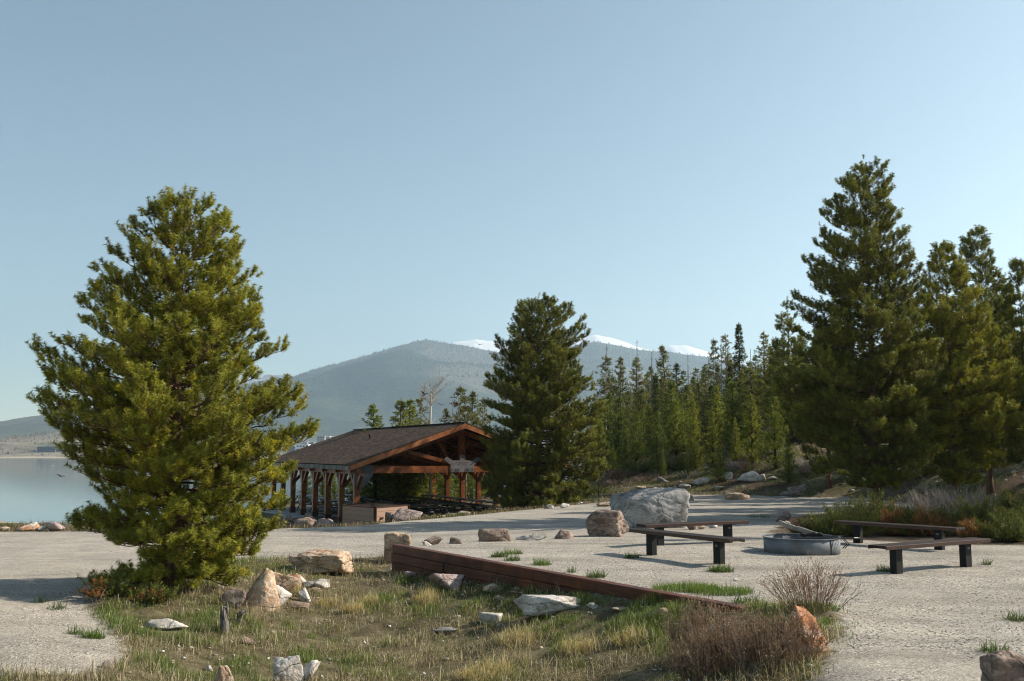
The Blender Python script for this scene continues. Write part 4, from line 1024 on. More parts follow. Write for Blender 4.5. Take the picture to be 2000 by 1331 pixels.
def rock(label, box, kind='tan', seed=0, Y=None, dep=.75, rz=0.0, point=0.0, sink=.16, tilt=(0, 0), sub=4, rough=.05, group=None, planes=11, blocky=False):
    x0, y0, x1, y1 = box; cx = (x0+x1)/2
    g = G(cx, y1) if Y is None else PY(cx, y1, Y)
    d = g.y; w = PY(x1, y1, d).x - PY(x0, y1, d).x; g2y = d + w*dep*.35
    z0 = gz(g.x, g2y) if Y is None else gz(g.x, d)
    x = PY(cx, y1, g2y).x; w = PY(x1, y1, g2y).x - PY(x0, y1, g2y).x
    base = min(z0, g.z) ; top = PY(cx, y0, g2y).z; h = max(top - base, w*.12)
    hh = h/(1-sink)
    V, F_ = rock_mesh(seed*7+3, (w*1.03, max(w*dep, h*.5), hh), sub, planes, rough, 0, point, blocky)
    M_ = Matrix.Rotation(tilt[0], 3, 'X') @ Matrix.Rotation(tilt[1], 3, 'Y')
    if tilt != (0, 0): V = V @ np.array(M_).T
    o = mesh_np('boulder' if w > .9 else 'rock', V, F_, M['rock_'+kind], None, None, False)
    if sub >= 5: o.data.polygons.foreach_set('use_smooth', np.ones(len(F_), bool))
    o.location = (x, g2y, base - hh*sink)
    tag(o, label, 'boulder' if w > .9 else 'rock', group)
    ROCKS.append(o); return o
rock('biggest grey and white streaked boulder behind the benches', (1195, 953, 1343, 1032), 'grey', 1, dep=.75, sub=5, rough=.04, blocky=True)
rock('squat brown cracked boulder touching the left end of the biggest grey one', (1145, 996, 1228, 1049), 'brown', 2, dep=.8, sub=5, rough=.06, blocky=True)
rock('dark angular brown stone at the road edge left of the squat boulder', (933, 1033, 997, 1058), 'brown', 3, blocky=True)
rock('flat bluish white stone sunk in the gravel edge', (1008, 1046, 1066, 1057), 'grey', 4, sink=.35)
rock('small triangular brown stone between the flat pale one and the squat boulder', (1083, 1034, 1122, 1053), 'brown', 5, point=.5)
rock('upright pale boulder at the high end of the timber edging', (750, 1039, 806, 1108), 'tan', 6, sub=5, blocky=True, Y=22.9)
rock('low brown stone on the gravel behind the timber edging', (828, 1048, 866, 1065), 'brown', 7)
rock('small white stone touching the low brown one', (825, 1057, 843, 1067), 'white', 8, sub=3)
rock('small dark round stone right of the low brown one', (878, 1050, 903, 1063), 'brown', 9, sub=3)
rock('wide pitted tan boulder on the grass edge between pine and timber edging', (567, 1073, 687, 1122), 'tan', 10, sub=5, rough=.09, blocky=True)
rock('tall pointed tan slab leaning beside the large left pine', (466, 1108, 542, 1190), 'tan', 11, point=.55, tilt=(0, .12), dep=.8, sub=5, sink=.22)
rock('broad tan slab lying behind the tall pointed one', (520, 1118, 585, 1160), 'tan', 14, planes=9, sink=.1)
rock('low dark brown rock left of the tall pointed slab, under the pine', (432, 1148, 482, 1190), 'brown', 15, planes=9)
rock('small pale wedge leaning against the whitish slab', (572, 1150, 606, 1180), 'white', 16, planes=9, tilt=(0, .4))
rock('dark brown rotten looking rock between the two pale slabs', (505, 1135, 535, 1180), 'brown', 12, rough=.1)
rock('whitish slab leaning to the right next to the tall pointed one', (512, 1136, 576, 1188), 'white', 131, tilt=(0, -.5), dep=.6, planes=8, sink=.1)
for i, (b, kd, lb) in enumerate([((528, 1124, 547, 1138), 'pink', 'small reddish stone in the heap behind the slabs'), ((545, 1128, 561, 1141), 'grey', 'small grey round stone in the heap behind the slabs'),
        ((562, 1126, 596, 1152), 'orange', 'rusty orange stone in the heap beside the slabs'), ((556, 1125, 575, 1140), 'pink', 'pale pinkish stone left of the rusty orange one'), ((590, 1138, 615, 1155), 'grey', 'pale grey stone right of the rusty orange one'),
        ((612, 1134, 640, 1152), 'white', 'whitish stone at the right end of the heap'), ((560, 1178, 600, 1192), 'brown', 'flat reddish stone below the heap'), ((600, 1150, 625, 1162), 'tan', 'small tan stone under the whitish one in the heap')]):
    rock(lb, (b[0]-3, b[1]-3, b[2]+3, b[3]), kd, 20+i, sub=4, sink=.02, group='stones heaped beside the left pine')
rock('pinkish grey angular rock in the grass below the timber edging', (835, 1118, 905, 1157), 'pink', 31, planes=7)
rock('small purplish rock at the foot of the timber edging', (788, 1116, 814, 1138), 'pink', 32, sub=3)
rock('rounded brown rock in green grass below the timber edging', (944, 1141, 983, 1164), 'tan', 33)
rock('small tan stone under the rounded brown rock', (962, 1162, 985, 1175), 'tan', 34, sub=3)
rock('small flat tan stone right of the rounded brown rock', (990, 1154, 1020, 1164), 'tan', 35, sub=3)
rock('long white and grey flat boulder lying in the grass', (1004, 1162, 1147, 1207), 'white', 36, sub=5, dep=.5, rough=.07)
rock('small white stone at the right end of the long flat boulder', (1144, 1177, 1168, 1191), 'white', 37, sub=3)
rock('blocky pale rock in the middle of the grass', (935, 1194, 981, 1223), 'white', 38, blocky=True)
rock('grey stone half buried beside the blocky pale rock', (968, 1216, 990, 1230), 'grey', 39, sub=3)
rock('long light grey stone in the dry grass', (845, 1226, 895, 1245), 'grey', 40, dep=.4)
rock('tan rock with a white top in the grass left of the brown shrub', (1262, 1187, 1312, 1215), 'tan', 41)
rock('flat brown stone in the grass right of the long white boulder', (1195, 1187, 1236, 1201), 'tan', 42, sub=3)
rock('upright orange and white boulder with a hollow at the gravel edge', (1524, 1181, 1618, 1292), 'orange', 43, sub=5, point=.45, rough=.07, planes=9, dep=.8)
rock('pale boulder half hidden behind the brown shrub', (1385, 1208, 1478, 1262), 'white', 44, Y=12.4)
rock('small orange stone leaning on the upright orange boulder', (1558, 1240, 1592, 1296), 'orange', 45, Y=10.55)
rock('large dark reddish brown boulder in the bottom right corner', (1928, 1268, 2030, 1362), 'brown', 461, sub=5, rough=.06, blocky=True, sink=.3)
rock('white boulder with orange stains at the bottom edge', (533, 1280, 592, 1350), 'white', 447, sub=5, planes=12)
rock('grey streaked stone behind the white and orange boulder', (570, 1288, 624, 1345), 'white', 48, planes=6)
rock('tan rock at the bottom edge in bright grass', (413, 1299, 460, 1345), 'tan', 49, point=.3)
rock('tiny pale stone left of the tan rock at the bottom edge', (402, 1299, 416, 1312), 'white', 50, sub=3)
rock('long flat cream rock in green grass left of the stump', (277, 1207, 366, 1235), 'white', 51, dep=.5)
rock('small pinkish brown stone on the gravel edge at the bottom left', (196, 1289, 226, 1309), 'pink', 52, sub=3)
rock('dark stone with a tan face in the grass below the stump', (468, 1242, 502, 1264), 'brown', 53, sub=3)
for i, (b, kd, lb) in enumerate([((36, 1021, 76, 1037), 'orange', 'white and orange rock at the far lot edge, second from the left'), ((0, 1029, 20, 1038), 'tan', 'low tan stone at the far lot edge by the left border'), ((87, 1019, 123, 1037), 'pink', 'pink rock at the far lot edge right of the white and orange one'),
        ((73, 1027, 90, 1037), 'white', 'small pale stone between two larger rocks at the far lot edge'), ((186, 1018, 215, 1030), 'pink', 'red stone at the far lot edge half hidden by the low pine branch')]):
    rock(lb, b, kd, 60+i, Y=28.9, sink=.1)
for i, (b, kd, Yq, lb) in enumerate([((765, 992, 825, 1018), 'pink', 39, 'big reddish brown boulder right of the screen wall'), ((833, 1007, 872, 1016), 'orange', 39, 'low red stone right of the big reddish boulder'), ((892, 998, 920, 1011), 'pink', 39.5, 'pink pointed stone in front of the picnic tables'),
        ((868, 1002, 895, 1012), 'grey', 39.5, 'flat grey stone left of the pink pointed one'), ((752, 1000, 768, 1020), 'brown', 39, 'small dark stone between the stool and the big reddish boulder'), ((822, 1004, 834, 1017), 'brown', 39, 'small dark brown stone between the big reddish and the low red one'),
        ((575, 1010, 625, 1018), 'brown', 41.5, 'long flat dull stone beside the left shelter posts'), ((545, 1006, 580, 1014), 'brown', 42.5, 'flat dull stone by the far left shelter posts'), ((618, 1012, 660, 1022), 'pink', 41, 'low dull stone slab by the screen wall'), ((590, 1001, 622, 1008), 'brown', 44, 'low brown stone between the flat dull ones')]):
    x = (b[0]+b[2])/2; o = rock(lb, b, kd, 70+i, Y=Yq, sink=.25); 
for i, (b, kd, lb) in enumerate([((1094, 983, 1112, 993), 'white', 'small pale stone at the foot of the middle pine, right one'), ((1062, 985, 1082, 994), 'grey', 'small pale stone at the foot of the middle pine, left one'), ((1165, 982, 1195, 990), 'tan', 'low stones at the road edge left of the biggest boulder'),
        ((1282, 931, 1309, 944), 'grey', 'bluish white rock alone on the slope above the biggest boulder'), ((1326, 945, 1352, 957), 'white', 'flat white rock on the slope, lower left of the white rock row'), ((1350, 933, 1386, 948), 'white', 'jagged white rock on the slope left of the dark bushy pine'),
        ((1408, 922, 1432, 938), 'white', 'white and grey rock just right of the dark bushy pine'), ((1440, 920, 1482, 944), 'white', 'largest whitish rock on the slope right of the dark bushy pine'), ((1478, 926, 1496, 940), 'white', 'small white rock right of the largest whitish one'),
        ((1337, 963, 1356, 979), 'grey', 'grey rock at the road edge right of the biggest boulder'), ((1414, 959, 1462, 976), 'tan', 'long brown and grey rock at the far road edge'), ((1540, 947, 1592, 968), 'brown', 'dark reddish rock at the road edge under the pines'),
        ((1520, 960, 1546, 970), 'grey', 'small grey rock at the road edge left of the dark reddish one'), ((1500, 930, 1520, 938), 'white', 'pale stone on the slope left of the road edge pine'), ((1395, 950, 1415, 960), 'grey', 'grey stone low on the slope below the dark bushy pine'), ((1240, 950, 1262, 958), 'tan', 'tan stone on the slope just above the biggest boulder'),
        ((1340, 1024, 1362, 1036), 'brown', 'brown stone at the right foot of the biggest boulder'), ((1383, 1022, 1402, 1032), 'white', 'white stone on the gravel seen between the two left benches'), ((1362, 1027, 1378, 1035), 'tan', 'small tan stone right of the brown stone at the boulder foot'),
        ((1514, 994, 1546, 1020), 'pink', 'stump shaped brown rock at the left end of the juniper bushes'), ((1524, 1017, 1551, 1031), 'white', 'long pale stone below the stump shaped rock'), ((1545, 1024, 1560, 1034), 'white', 'small white stone right of the long pale stone'),
        ((1880, 978, 1900, 990), 'white', 'pale stone behind the juniper bushes'), ((1432, 1129, 1440, 1137), 'white', 'tiny pale pebble alone on the gravel below the left benches')]):
    rock(lb, b, kd, 90+i, sub=3 if b[2]-b[0] < 30 else 4)
# small loose stones in the grass, one by one too many to tell apart
rng = np.random.default_rng(8)
def pebbles(name, label, pts, sizes, cols, mat):
    D, F_ = ico(1); n = len(pts)
    sc = sizes[:, None]*rng.uniform(.6, 1.2, (n, 3)); sc[:, 2] *= .45
    V = D[None]*sc[:, None, :]*(1 + .3*rng.normal(size=(n, len(D), 1)).clip(-1, 1)); V = V + pts[:, None, :]
    F2 = (np.arange(n)[:, None, None]*len(D) + F_).reshape(-1, 3)
    return tag(mesh_np(name, V.reshape(-1, 3), F2, mat, None, np.repeat(cols, len(D), 0)), label, kind='stuff')
M['pebble'] = foliage_mat('pebble', 0, 1, 0, .95)
def scatter(n, xr, yr, test):
    X = rng.uniform(*xr, n); Y = rng.uniform(*yr, n)**1.0; m = test(X, Y); return X[m], Y[m]
stonec = np.array([[.62, .58, .52], [.42, .38, .33], [.30, .27, .24], [.18, .165, .155], [.09, .085, .085], [.46, .38, .29], [.72, .69, .65], [.35, .27, .2]])
def infr(X, Y): return np.abs(X) < Y*.56 + .4
X, Y = scatter(90000, (-9.5, 9.5), (8.8, 24), lambda X, Y: infr(X, Y) & (poly_sd(X, Y, GP) < -.02) & (poly_sd(X, Y, BED) < 0) & (rng.random(len(X)) < (11/np.maximum(Y, 9))**2) & (fbm(X, Y, 1.6, 3, 41) > -.22))
Z = ground_z(X, Y); cols = stonec[rng.choice(8, len(X), p=[.14, .38, .18, .06, .02, .14, .04, .04])]*rng.uniform(.8, 1.15, (len(X), 1))
pebbles('gravel', 'loose angular gravel stones on the road and round the benches', np.c_[X, Y, Z+.002], rng.uniform(.005, .0145, len(X)), cols, M['pebble'])
X, Y = scatter(1500, (-8, 5), (9.5, 23), lambda X, Y: infr(X, Y) & (poly_sd(X, Y, GP) > 0))
Z = ground_z(X, Y); cols = stonec[rng.choice(8, len(X))]*rng.uniform(.7, 1.1, (len(X), 1))
pebbles('loose_stones', 'small loose stones lying in the grass', np.c_[X, Y, Z+.01], rng.uniform(.012, .045, len(X))*rng.uniform(.5, 1.2, len(X)), cols, M['pebble'])
X, Y = scatter(3800, (-2, 34), (38, 66), lambda X, Y: (edge_e(X, Y) > .3) & (X/Y > .06) & (fbm(X, Y, 4, 3, 55) > -.05) & (edge_e(X, Y) < 12))
Z = ground_z(X, Y); cols = stonec[rng.choice(8, len(X))]*rng.uniform(.6, 1.1, (len(X), 1))
pebbles('slope_stones', 'scattered stones on the hillside', np.c_[X, Y, Z], rng.uniform(.03, .14, len(X))*rng.uniform(.3, 1.1, len(X)), cols, M['pebble'])
# ---------------------------------------------------------------- grass
def blades(X, Y, h, col, w, rng, lay=.35, curl=.5, Z=None, top=None):
    """bent blades: 2 segments (quad-ish as 3 triangles)"""
    n = len(X); Z = ground_z(X, Y) if Z is None else Z
    th = rng.random(n)*2*np.pi; d = np.c_[np.cos(th), np.sin(th), np.zeros(n)]
    l1 = lay*rng.random(n)*1.2; l2 = l1 + curl*rng.random(n)*1.6
    p0 = np.c_[X, Y, Z-.01]
    p1 = p0 + (d*np.sin(l1)[:, None] + [0, 0, 1]*np.cos(l1)[:, None])*(h*.55)[:, None]
    p2 = p1 + (d*np.sin(l2)[:, None] + [0, 0, 1]*np.cos(l2)[:, None])*(h*.5)[:, None]
    p2[:, 2] = np.maximum(p2[:, 2], Z+.008)
    sd_ = np.c_[-np.sin(th+.6), np.cos(th+.6), np.zeros(n)]*(w*.5)[:, None]
    V = np.stack([p0-sd_, p0+sd_, p1-sd_*.8, p1+sd_*.8, p2], 1).reshape(-1, 3)
    f = np.array([[0, 1, 3], [0, 3, 2], [2, 3, 4]]); F_ = (np.arange(n)[:, None, None]*5 + f).reshape(-1, 3)
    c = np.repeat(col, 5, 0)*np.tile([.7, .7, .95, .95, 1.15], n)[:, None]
    return V, F_, c
def blobs(X, Y, lst):
    s = np.zeros(len(X))
    for px_, py_, r, a in lst:
        g = G(px_, py_); s += a*np.exp(-((X-g.x)**2 + (Y-g.y)**2)/(r*r))
    return s
GREEN = [(480, 1320, .9, 1.1), (600, 1300, .6, 1.0), (700, 1320, .6, .7), (250, 1225, .5, .9), (560, 1225, .5, .5), (420, 1220, 1.0, .6), (300, 1240, .8, .7), (230, 1210, .6, .5), (600, 1245, .6, .7), (820, 1130, .6, .4), (900, 1150, .6, .6), (1000, 1165, .7, .9), (1100, 1185, .7, 1.1), (1200, 1200, .7, 1.1), (1320, 1205, .6, 1.1), (1450, 1210, .6, 1.1), (1560, 1205, .5, 1.0),
         (1160, 1215, .6, .9), (1040, 1215, .5, .6), (1640, 1230, .45, 1.2), (1600, 1300, .4, .6), (650, 1105, 1.5, .5), (540, 1100, 1.2, .4), (730, 1180, .5, .5), (880, 1190, .5, .5), (1290, 1240, .5, .5), (950, 1250, .4, .4), (760, 1260, .4, .3), (350, 1320, .8, .6)]
DIRT = [(880, 1300, .6, 1), (1050, 1290, .7, .7), (520, 1215, .8, .6), (360, 1275, .7, .5), (520, 1262, .6, .7), (1200, 1250, .4, .6), (700, 1250, .3, .5), (1300, 1320, .8, .3), (860, 1220, .3, .7), (560, 1160, .45, 1.2), (500, 1185, .4, .9), (620, 1215, .5, .5), (980, 1240, .5, .5), (420, 1290, .5, .5), (780, 1220, .4, .6)]
rng = np.random.default_rng(21)
X, Y = scatter(640000, (-9, 4.6), (8.8, 24), lambda X, Y: infr(X, Y) & (poly_sd(X, Y, GP) > -.22*rng.random(len(X))**2) & (rng.random(len(X)) < (12.5/np.maximum(Y, 9))**1.3))
gr = blobs(X, Y, GREEN) + .20 + .6*fbm(X, Y, 1.0, 3, 61) + .35*rng.random(len(X)) ; di = blobs(X, Y, DIRT) + .5*fbm(X, Y, .8, 3, 62)
clump = fbm(X, Y, .35, 3, 63)
keep = (rng.random(len(X)) < np.clip(.62 + 1.3*clump - .8*di, .05, 1)); X, Y, gr, clump = X[keep], Y[keep], gr[keep], clump[keep]
n = len(X); isg = gr > .58; short = np.hypot(X+2.5, Y-22.5) < 2.6
v = rng.random((n, 1))
cg = np.array([.05, .09, .018])*(1-v) + np.array([.22, .30, .06])*v
cd = np.array([.16, .115, .065])*(1-v) + np.array([.78, .68, .50])*v
dk = rng.random(n) < .25; cd[dk] = cd[dk]*.3
mixg = (rng.random(n) < .26)[:, None]; col = np.where(isg[:, None], np.where(rng.random((n, 1)) < .12, cd, cg), np.where(mixg, cg*.85, cd))
h = np.where(isg, rng.uniform(.04, .12, n), rng.uniform(.03, .10, n))*(1+1.2*clump)*np.where(short, .35, 1)
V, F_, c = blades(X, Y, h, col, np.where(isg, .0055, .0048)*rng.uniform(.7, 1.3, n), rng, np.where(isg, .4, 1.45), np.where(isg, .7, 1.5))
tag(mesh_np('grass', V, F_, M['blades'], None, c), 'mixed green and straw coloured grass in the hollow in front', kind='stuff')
X, Y = scatter(230000, (-9, 4.6), (8.8, 24), lambda X, Y: infr(X, Y) & (poly_sd(X, Y, GP) > -.05) & (rng.random(len(X)) < (12.0/np.maximum(Y, 9))**1.3) & (fbm(X, Y, .55, 4, 65) > -.10) & (blobs(X, Y, GREEN) < .75))
n = len(X); v = rng.random((n, 1))**1.3; cd = np.array([.10, .07, .04])*(1-v) + np.array([.72, .61, .43])*v
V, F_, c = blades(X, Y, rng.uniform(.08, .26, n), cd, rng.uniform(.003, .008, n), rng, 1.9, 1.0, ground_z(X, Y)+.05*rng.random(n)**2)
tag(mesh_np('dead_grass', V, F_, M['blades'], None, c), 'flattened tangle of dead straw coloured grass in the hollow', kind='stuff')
# leafy stubble on the hillside and by the lake edge
X, Y = scatter(160000, (-17, 34), (24, 66), lambda X, Y: (np.abs(X) < Y*.56+1) & (edge_e(X, Y) > -.1) & ((edge_e(X, Y) < 6) | (X/Y > .06)) & (fbm(X, Y, 2.2, 4, 71) > -.12))
n = len(X); v = rng.random((n, 1)); gz_ = (fbm(X, Y, 3.5, 3, 72) > .08)[:, None]
col = np.where(gz_, np.array([.05, .07, .02])*(1-v)+np.array([.16, .18, .05])*v, np.array([.10, .07, .04])*(1-v)+np.array([.32, .25, .16])*v)
V, F_, c = blades(X, Y, rng.uniform(.08, .26, n)*(Y/45)**.5, col, np.full(n, .02), rng, .7, .9)
tag(mesh_np('dry_ground_cover', V, F_, M['blades'], None, c), 'dry grass and low green plants on the slopes beyond the road', kind='stuff')
def tuft_plant(name, label, cat, px_, py_, r, n, hr, cols, w=.006, lay=.7, curl=.7, group=None, z=None, ry=None):
    g = G(px_, py_); rg = np.random.default_rng(int(px_)*3+int(py_))
    a = rg.random(n)*2*np.pi; q = np.sqrt(rg.random(n)); X = r*q*np.cos(a); Y = (ry or r)*q*np.sin(a)
    Z = ground_z(X+g.x, Y+g.y) - g.z
    v = rg.random((n, 1)); col = np.array(cols[0])*(1-v) + np.array(cols[1])*v
    V, F_, c = blades(X, Y, rg.uniform(*hr, n), col, np.full(n, w), rg, lay, curl, Z)
    o = mesh_np(name, V, F_, M['blades'], None, c); o.location = g
    return tag(o, label, cat, group)
GC = ((.05, .10, .015), (.19, .27, .05)); BC = ((.3, .23, .1), (.72, .6, .36)); WC = ((.04, .075, .015), (.13, .19, .045))
for i, (px_, py_, rx, n, lb) in enumerate([(1340, 1152, .5, 1400, 'bright green grass patch on the gravel above the timber edging, left half'), (1408, 1160, .48, 1300, 'bright green grass patch on the gravel above the timber edging, right half')]):
    tuft_plant('grass_patch', lb, 'grass patch', px_, py_, rx, n, (.06, .14), GC, .006, .5, .5, ry=.35)
for i, (px_, py_, r, n, lb) in enumerate([(975, 1089, .16, 260, 'darker green weed tuft on the gravel behind the timber edging'), (1003, 1083, .18, 200, 'lighter weed tuft right next to the darker one behind the timber edging'), (1000, 1096, .15, 150, 'low weed tuft below the lighter one behind the timber edging'),
        (1058, 1104, .17, 260, 'yellowish weed tuft on the gravel midway along the timber edging'), (1163, 1129, .16, 240, 'small weed tuft touching the timber edging'), (1116, 1119, .07, 60, 'tiny sprout between two weed tufts along the timber edging'), (1408, 1118, .21, 420, 'dark green weed around the right leg of the nearest left bench'),
        (1234, 1091, .14, 160, 'low leafy weed left of the nearest left bench'), (1460, 1182, .2, 260, 'dark weed at the low end of the timber edging'), (1727, 1118, .12, 160, 'small weed at the left leg of the right front bench'), (1925, 1104, .08, 70, 'tiny weed on the gravel at the right'), (1212, 1040, .22, 260, 'grass tuft in front of the squat brown boulder'),
        (1180, 1044, .16, 200, 'grass tuft at the left foot of the squat brown boulder'), (1050, 1052, .2, 200, 'thin grass round the flat bluish stone'), (183, 1250, .14, 260, 'bright green tuft alone on the left gravel'), (110, 1190, .13, 80, 'thin sparse weed on the left gravel'), (150, 1240, .12, 90, 'sparse weed left of the bright green tuft'),
        (80, 1180, .1, 60, 'small flat weed near the pine shadow on the gravel'), (1985, 1215, .12, 120, 'weed at the right border of the gravel'), (1945, 1280, .15, 140, 'yellow green weed at the corner boulder'), (1490, 1012, .5, 260, 'thin strip of grass on the gravel left of the stump shaped rock')]):
    tuft_plant('weed', lb, 'weed', px_, py_, r, n, (.06, .19), WC if i not in (1, 3, 14) else GC, .008, 1.0, .6, 'weeds in the gravel')
for i, (px_, py_, r, n, lb) in enumerate([(830, 1180, .16, 600, 'round blond tussock in the middle of the grass'), (838, 1172, .1, 300, 'small upright blond tussock behind the round one'), (690, 1195, .2, 500, 'wide blond tussock left of the round one'), (725, 1185, .15, 350, 'blond tussock in front of the wide tan boulder'), (640, 1190, .18, 400, 'drooping blond tussock below the stone heap'),
        (1010, 1260, .25, 500, 'flattened straw tussock below the long white boulder'), (1130, 1275, .25, 500, 'tangled straw tussock in the dark hollow'), (950, 1322, .35, 900, 'long combed straw tussock at the bottom edge'), (1230, 1262, .2, 400, 'straw tussock left of the brown shrub'), (590, 1165, .15, 300, 'dry tussock under the whitish slab')]):
    tuft_plant('tussock', lb, 'tussock', px_, py_, r, n, (.12, .30), BC, .005, .8, 1.3, 'blond grass tussocks')
# ---------------------------------------------------------------- shrubs
def twig_shrub(name, label, g, rx, ry, H, n, cols, seed, spread=.9, root=.35, mat='twigs', r=.0032, tipc=None, sub=7, tips=(0, 0), group=None):
    rg = np.random.default_rng(seed); Vs = []; Fs = []; Cs = []; cnt = 0; tp = []; td = []
    def strand(p0, p1, p2, r0, col):
        nonlocal cnt
        t = np.linspace(0, 1, 5)[:, None]; pts = p0*(1-t)**2 + 2*p1*t*(1-t) + p2*t*t
        d = unit(p2-p0); a = unit(np.cross(d, [.3, .5, .2]))*r0; b = np.cross(d, a)
        tapers = np.linspace(1, .35, 5)[:, None]
        ring = np.stack([pts + a*tapers, pts + (-a*.5 + b*.86)*tapers, pts + (-a*.5 - b*.86)*tapers], 1)
        Vs.append(ring.reshape(-1, 3)); f = []
        for i in range(4):
            for k in range(3): k2 = (k+1) % 3; f += [[i*3+k, i*3+k2, (i+1)*3+k2], [i*3+k, (i+1)*3+k2, (i+1)*3+k]]
        Fs.append(np.array(f)+cnt); Cs.append(np.repeat([col], 15, 0)); cnt += 15
        return pts
    for i in range(n):
        a = rg.random()*6.283; q = math.sqrt(rg.random()); c, s = math.cos(a), math.sin(a)
        p0 = np.array([rx*root*q*c, ry*root*q*s, -.02]); hh = H*(rg.uniform(.35, 1.1) if root > .5 else rg.uniform(.55, 1.05))*(1-.35*q*q)
        p2 = np.array([rx*q*c*(1+.1*rg.normal()), ry*q*s, hh]); p1 = p0*.6 + p2*.4 + [0, 0, hh*.25] + rg.normal(size=3)*.03
        v = rg.random(); col = np.array(cols[0])*(1-v) + np.array(cols[1])*v
        pts = strand(p0, p1, p2, r, col)
        for k in range(sub):
            t = rg.uniform(.35, 1.0); b = pts[int(t*4)]; L = H*rg.uniform(.1, .28)
            d = unit(unit(p2-p0) + rg.normal(size=3)*.45); e = b + d*L
            strand(b, b+d*L*.5+rg.normal(size=3)*.01, e, r*.55, col*rg.uniform(.8, 1.25))
            if tips[0]: tp.append(e); td.append(d)
            if tips[0]: tp.append(b*.4+e*.6); td.append(d)
    if tips[0]:
        tp = np.array(tp); td = np.array(td); N = len(tp); v = rg.random((N, 1)); col = np.array(tipc[0])*(1-v) + np.array(tipc[1])*v
        V, F_, c = tufts(tp, td, np.full(N, tips[0]), np.full(N, tips[0]*.7), np.full(N, tips[1]), 9, rg, col)
        Vs.append(V); Fs.append(F_+cnt); Cs.append(c)
    o = mesh_np(name, np.concatenate(Vs), np.concatenate(Fs), M[mat], None, np.concatenate(Cs)); o.location = g
    return tag(o, label, 'shrub', group)
BR = ((.09, .055, .04), (.24, .155, .11)); RT = ((.16, .08, .045), (.40, .24, .15)); GY = ((.16, .135, .125), (.52, .45, .40))
g = G(1595, 1207); twig_shrub('bare_shrub', 'open fan of bare reddish twigs behind the upright orange boulder', g+Vector((0, .15, 0)), .60, .42, .66, 85, ((.10, .06, .045), (.34, .22, .16)), 1, root=.45, sub=7, r=.0036, tipc=((.25, .12, .06), (.5, .32, .2)), tips=(.02, .005))
for i, (px_, py_, rx, H, lb) in enumerate([(1368, 1290, .42, .62, 'left part of the dense brown shrub in front of the pale boulder'), (1440, 1310, .5, .6, 'middle of the dense brown shrub at the bottom edge'), (1515, 1312, .48, .52, 'right part of the dense brown shrub beside the orange boulder'), (1400, 1335, .5, .45, 'low front clump of the dense brown shrub')]):
    g = G(px_, min(py_, 1330)); twig_shrub('brown_shrub', lb, g, rx, rx*.8, H*1.15, 120, ((.06, .038, .028), (.36, .26, .185)), 10+i, root=.72, sub=9, r=.0042, tipc=((.2, .11, .06), (.52, .36, .24)), tips=(.020, .0055), group='dense brown shrubs at the bottom edge')
for i, (px_, py_, rx, H, Yq, lb) in enumerate([(1820, 985, 1.1, 1.25, 28.6, 'pale grey leafless shrub behind the junipers, left one'), (1868, 985, 1.1, 1.25, 28.2, 'pale grey leafless shrub behind the junipers, right one'), (1580, 945, 1.4, .9, 50, 'grey twiggy shrub on the slope beside the road edge pine'), (1210, 925, 1.2, .7, 56, 'reddish brown low shrub at the slope foot by the middle pine'), (1497, 905, 1.6, 1.1, 62, 'grey brush in the pale gap of the forest'), (1560, 1015, .55, .5, 25.2, 'reddish twiggy shrub at the left end of the junipers'), (1925, 945, 1.2, .7, 35, 'dry brush on the bank near the right edge'), (1440, 950, .8, .35, 54, 'low tan brush under the largest whitish rock')]):
    x = PY(px_, 880, Yq).x; g = Vector((x, Yq, gz(x, Yq)))
    twig_shrub('grey_shrub', lb, g, rx, rx*.7, H, 170, GY if i not in (3, 5) else BR, 30+i, sub=6, r=.006 if Yq < 40 else .009, group='leafless shrubs')
rs_ = random.Random(77)
for i in range(34):
    px_ = rs_.choice([rs_.uniform(1180, 1540), rs_.uniform(1600, 2000)]); Yq = rs_.uniform(38, 60) if px_ > 1600 else rs_.uniform(52, 66)
    x = PY(px_, 880, Yq).x
    if edge_e(np.array([x]), np.array([Yq]))[0] < .6: continue
    g = Vector((x, Yq, gz(x, Yq))); zone = 'above the biggest boulder' if px_ < 1350 else 'above the left benches' if px_ < 1540 else 'behind the tallest pine' if px_ < 1800 else 'near the right border'
    w_ = rs_.uniform(.4, 1.1)
    twig_shrub('low_brush', '%s %s brush %s, %s the road' % ('wide' if w_ > .75 else 'small', 'grey' if i % 2 else 'brown', zone, 'close to' if Yq < 48 else 'beyond'), g, w_, w_*.7, w_*rs_.uniform(.45, .8), 60, GY if i % 2 else BR, 200+i, sub=4, r=.011, group='low brush on the slope')
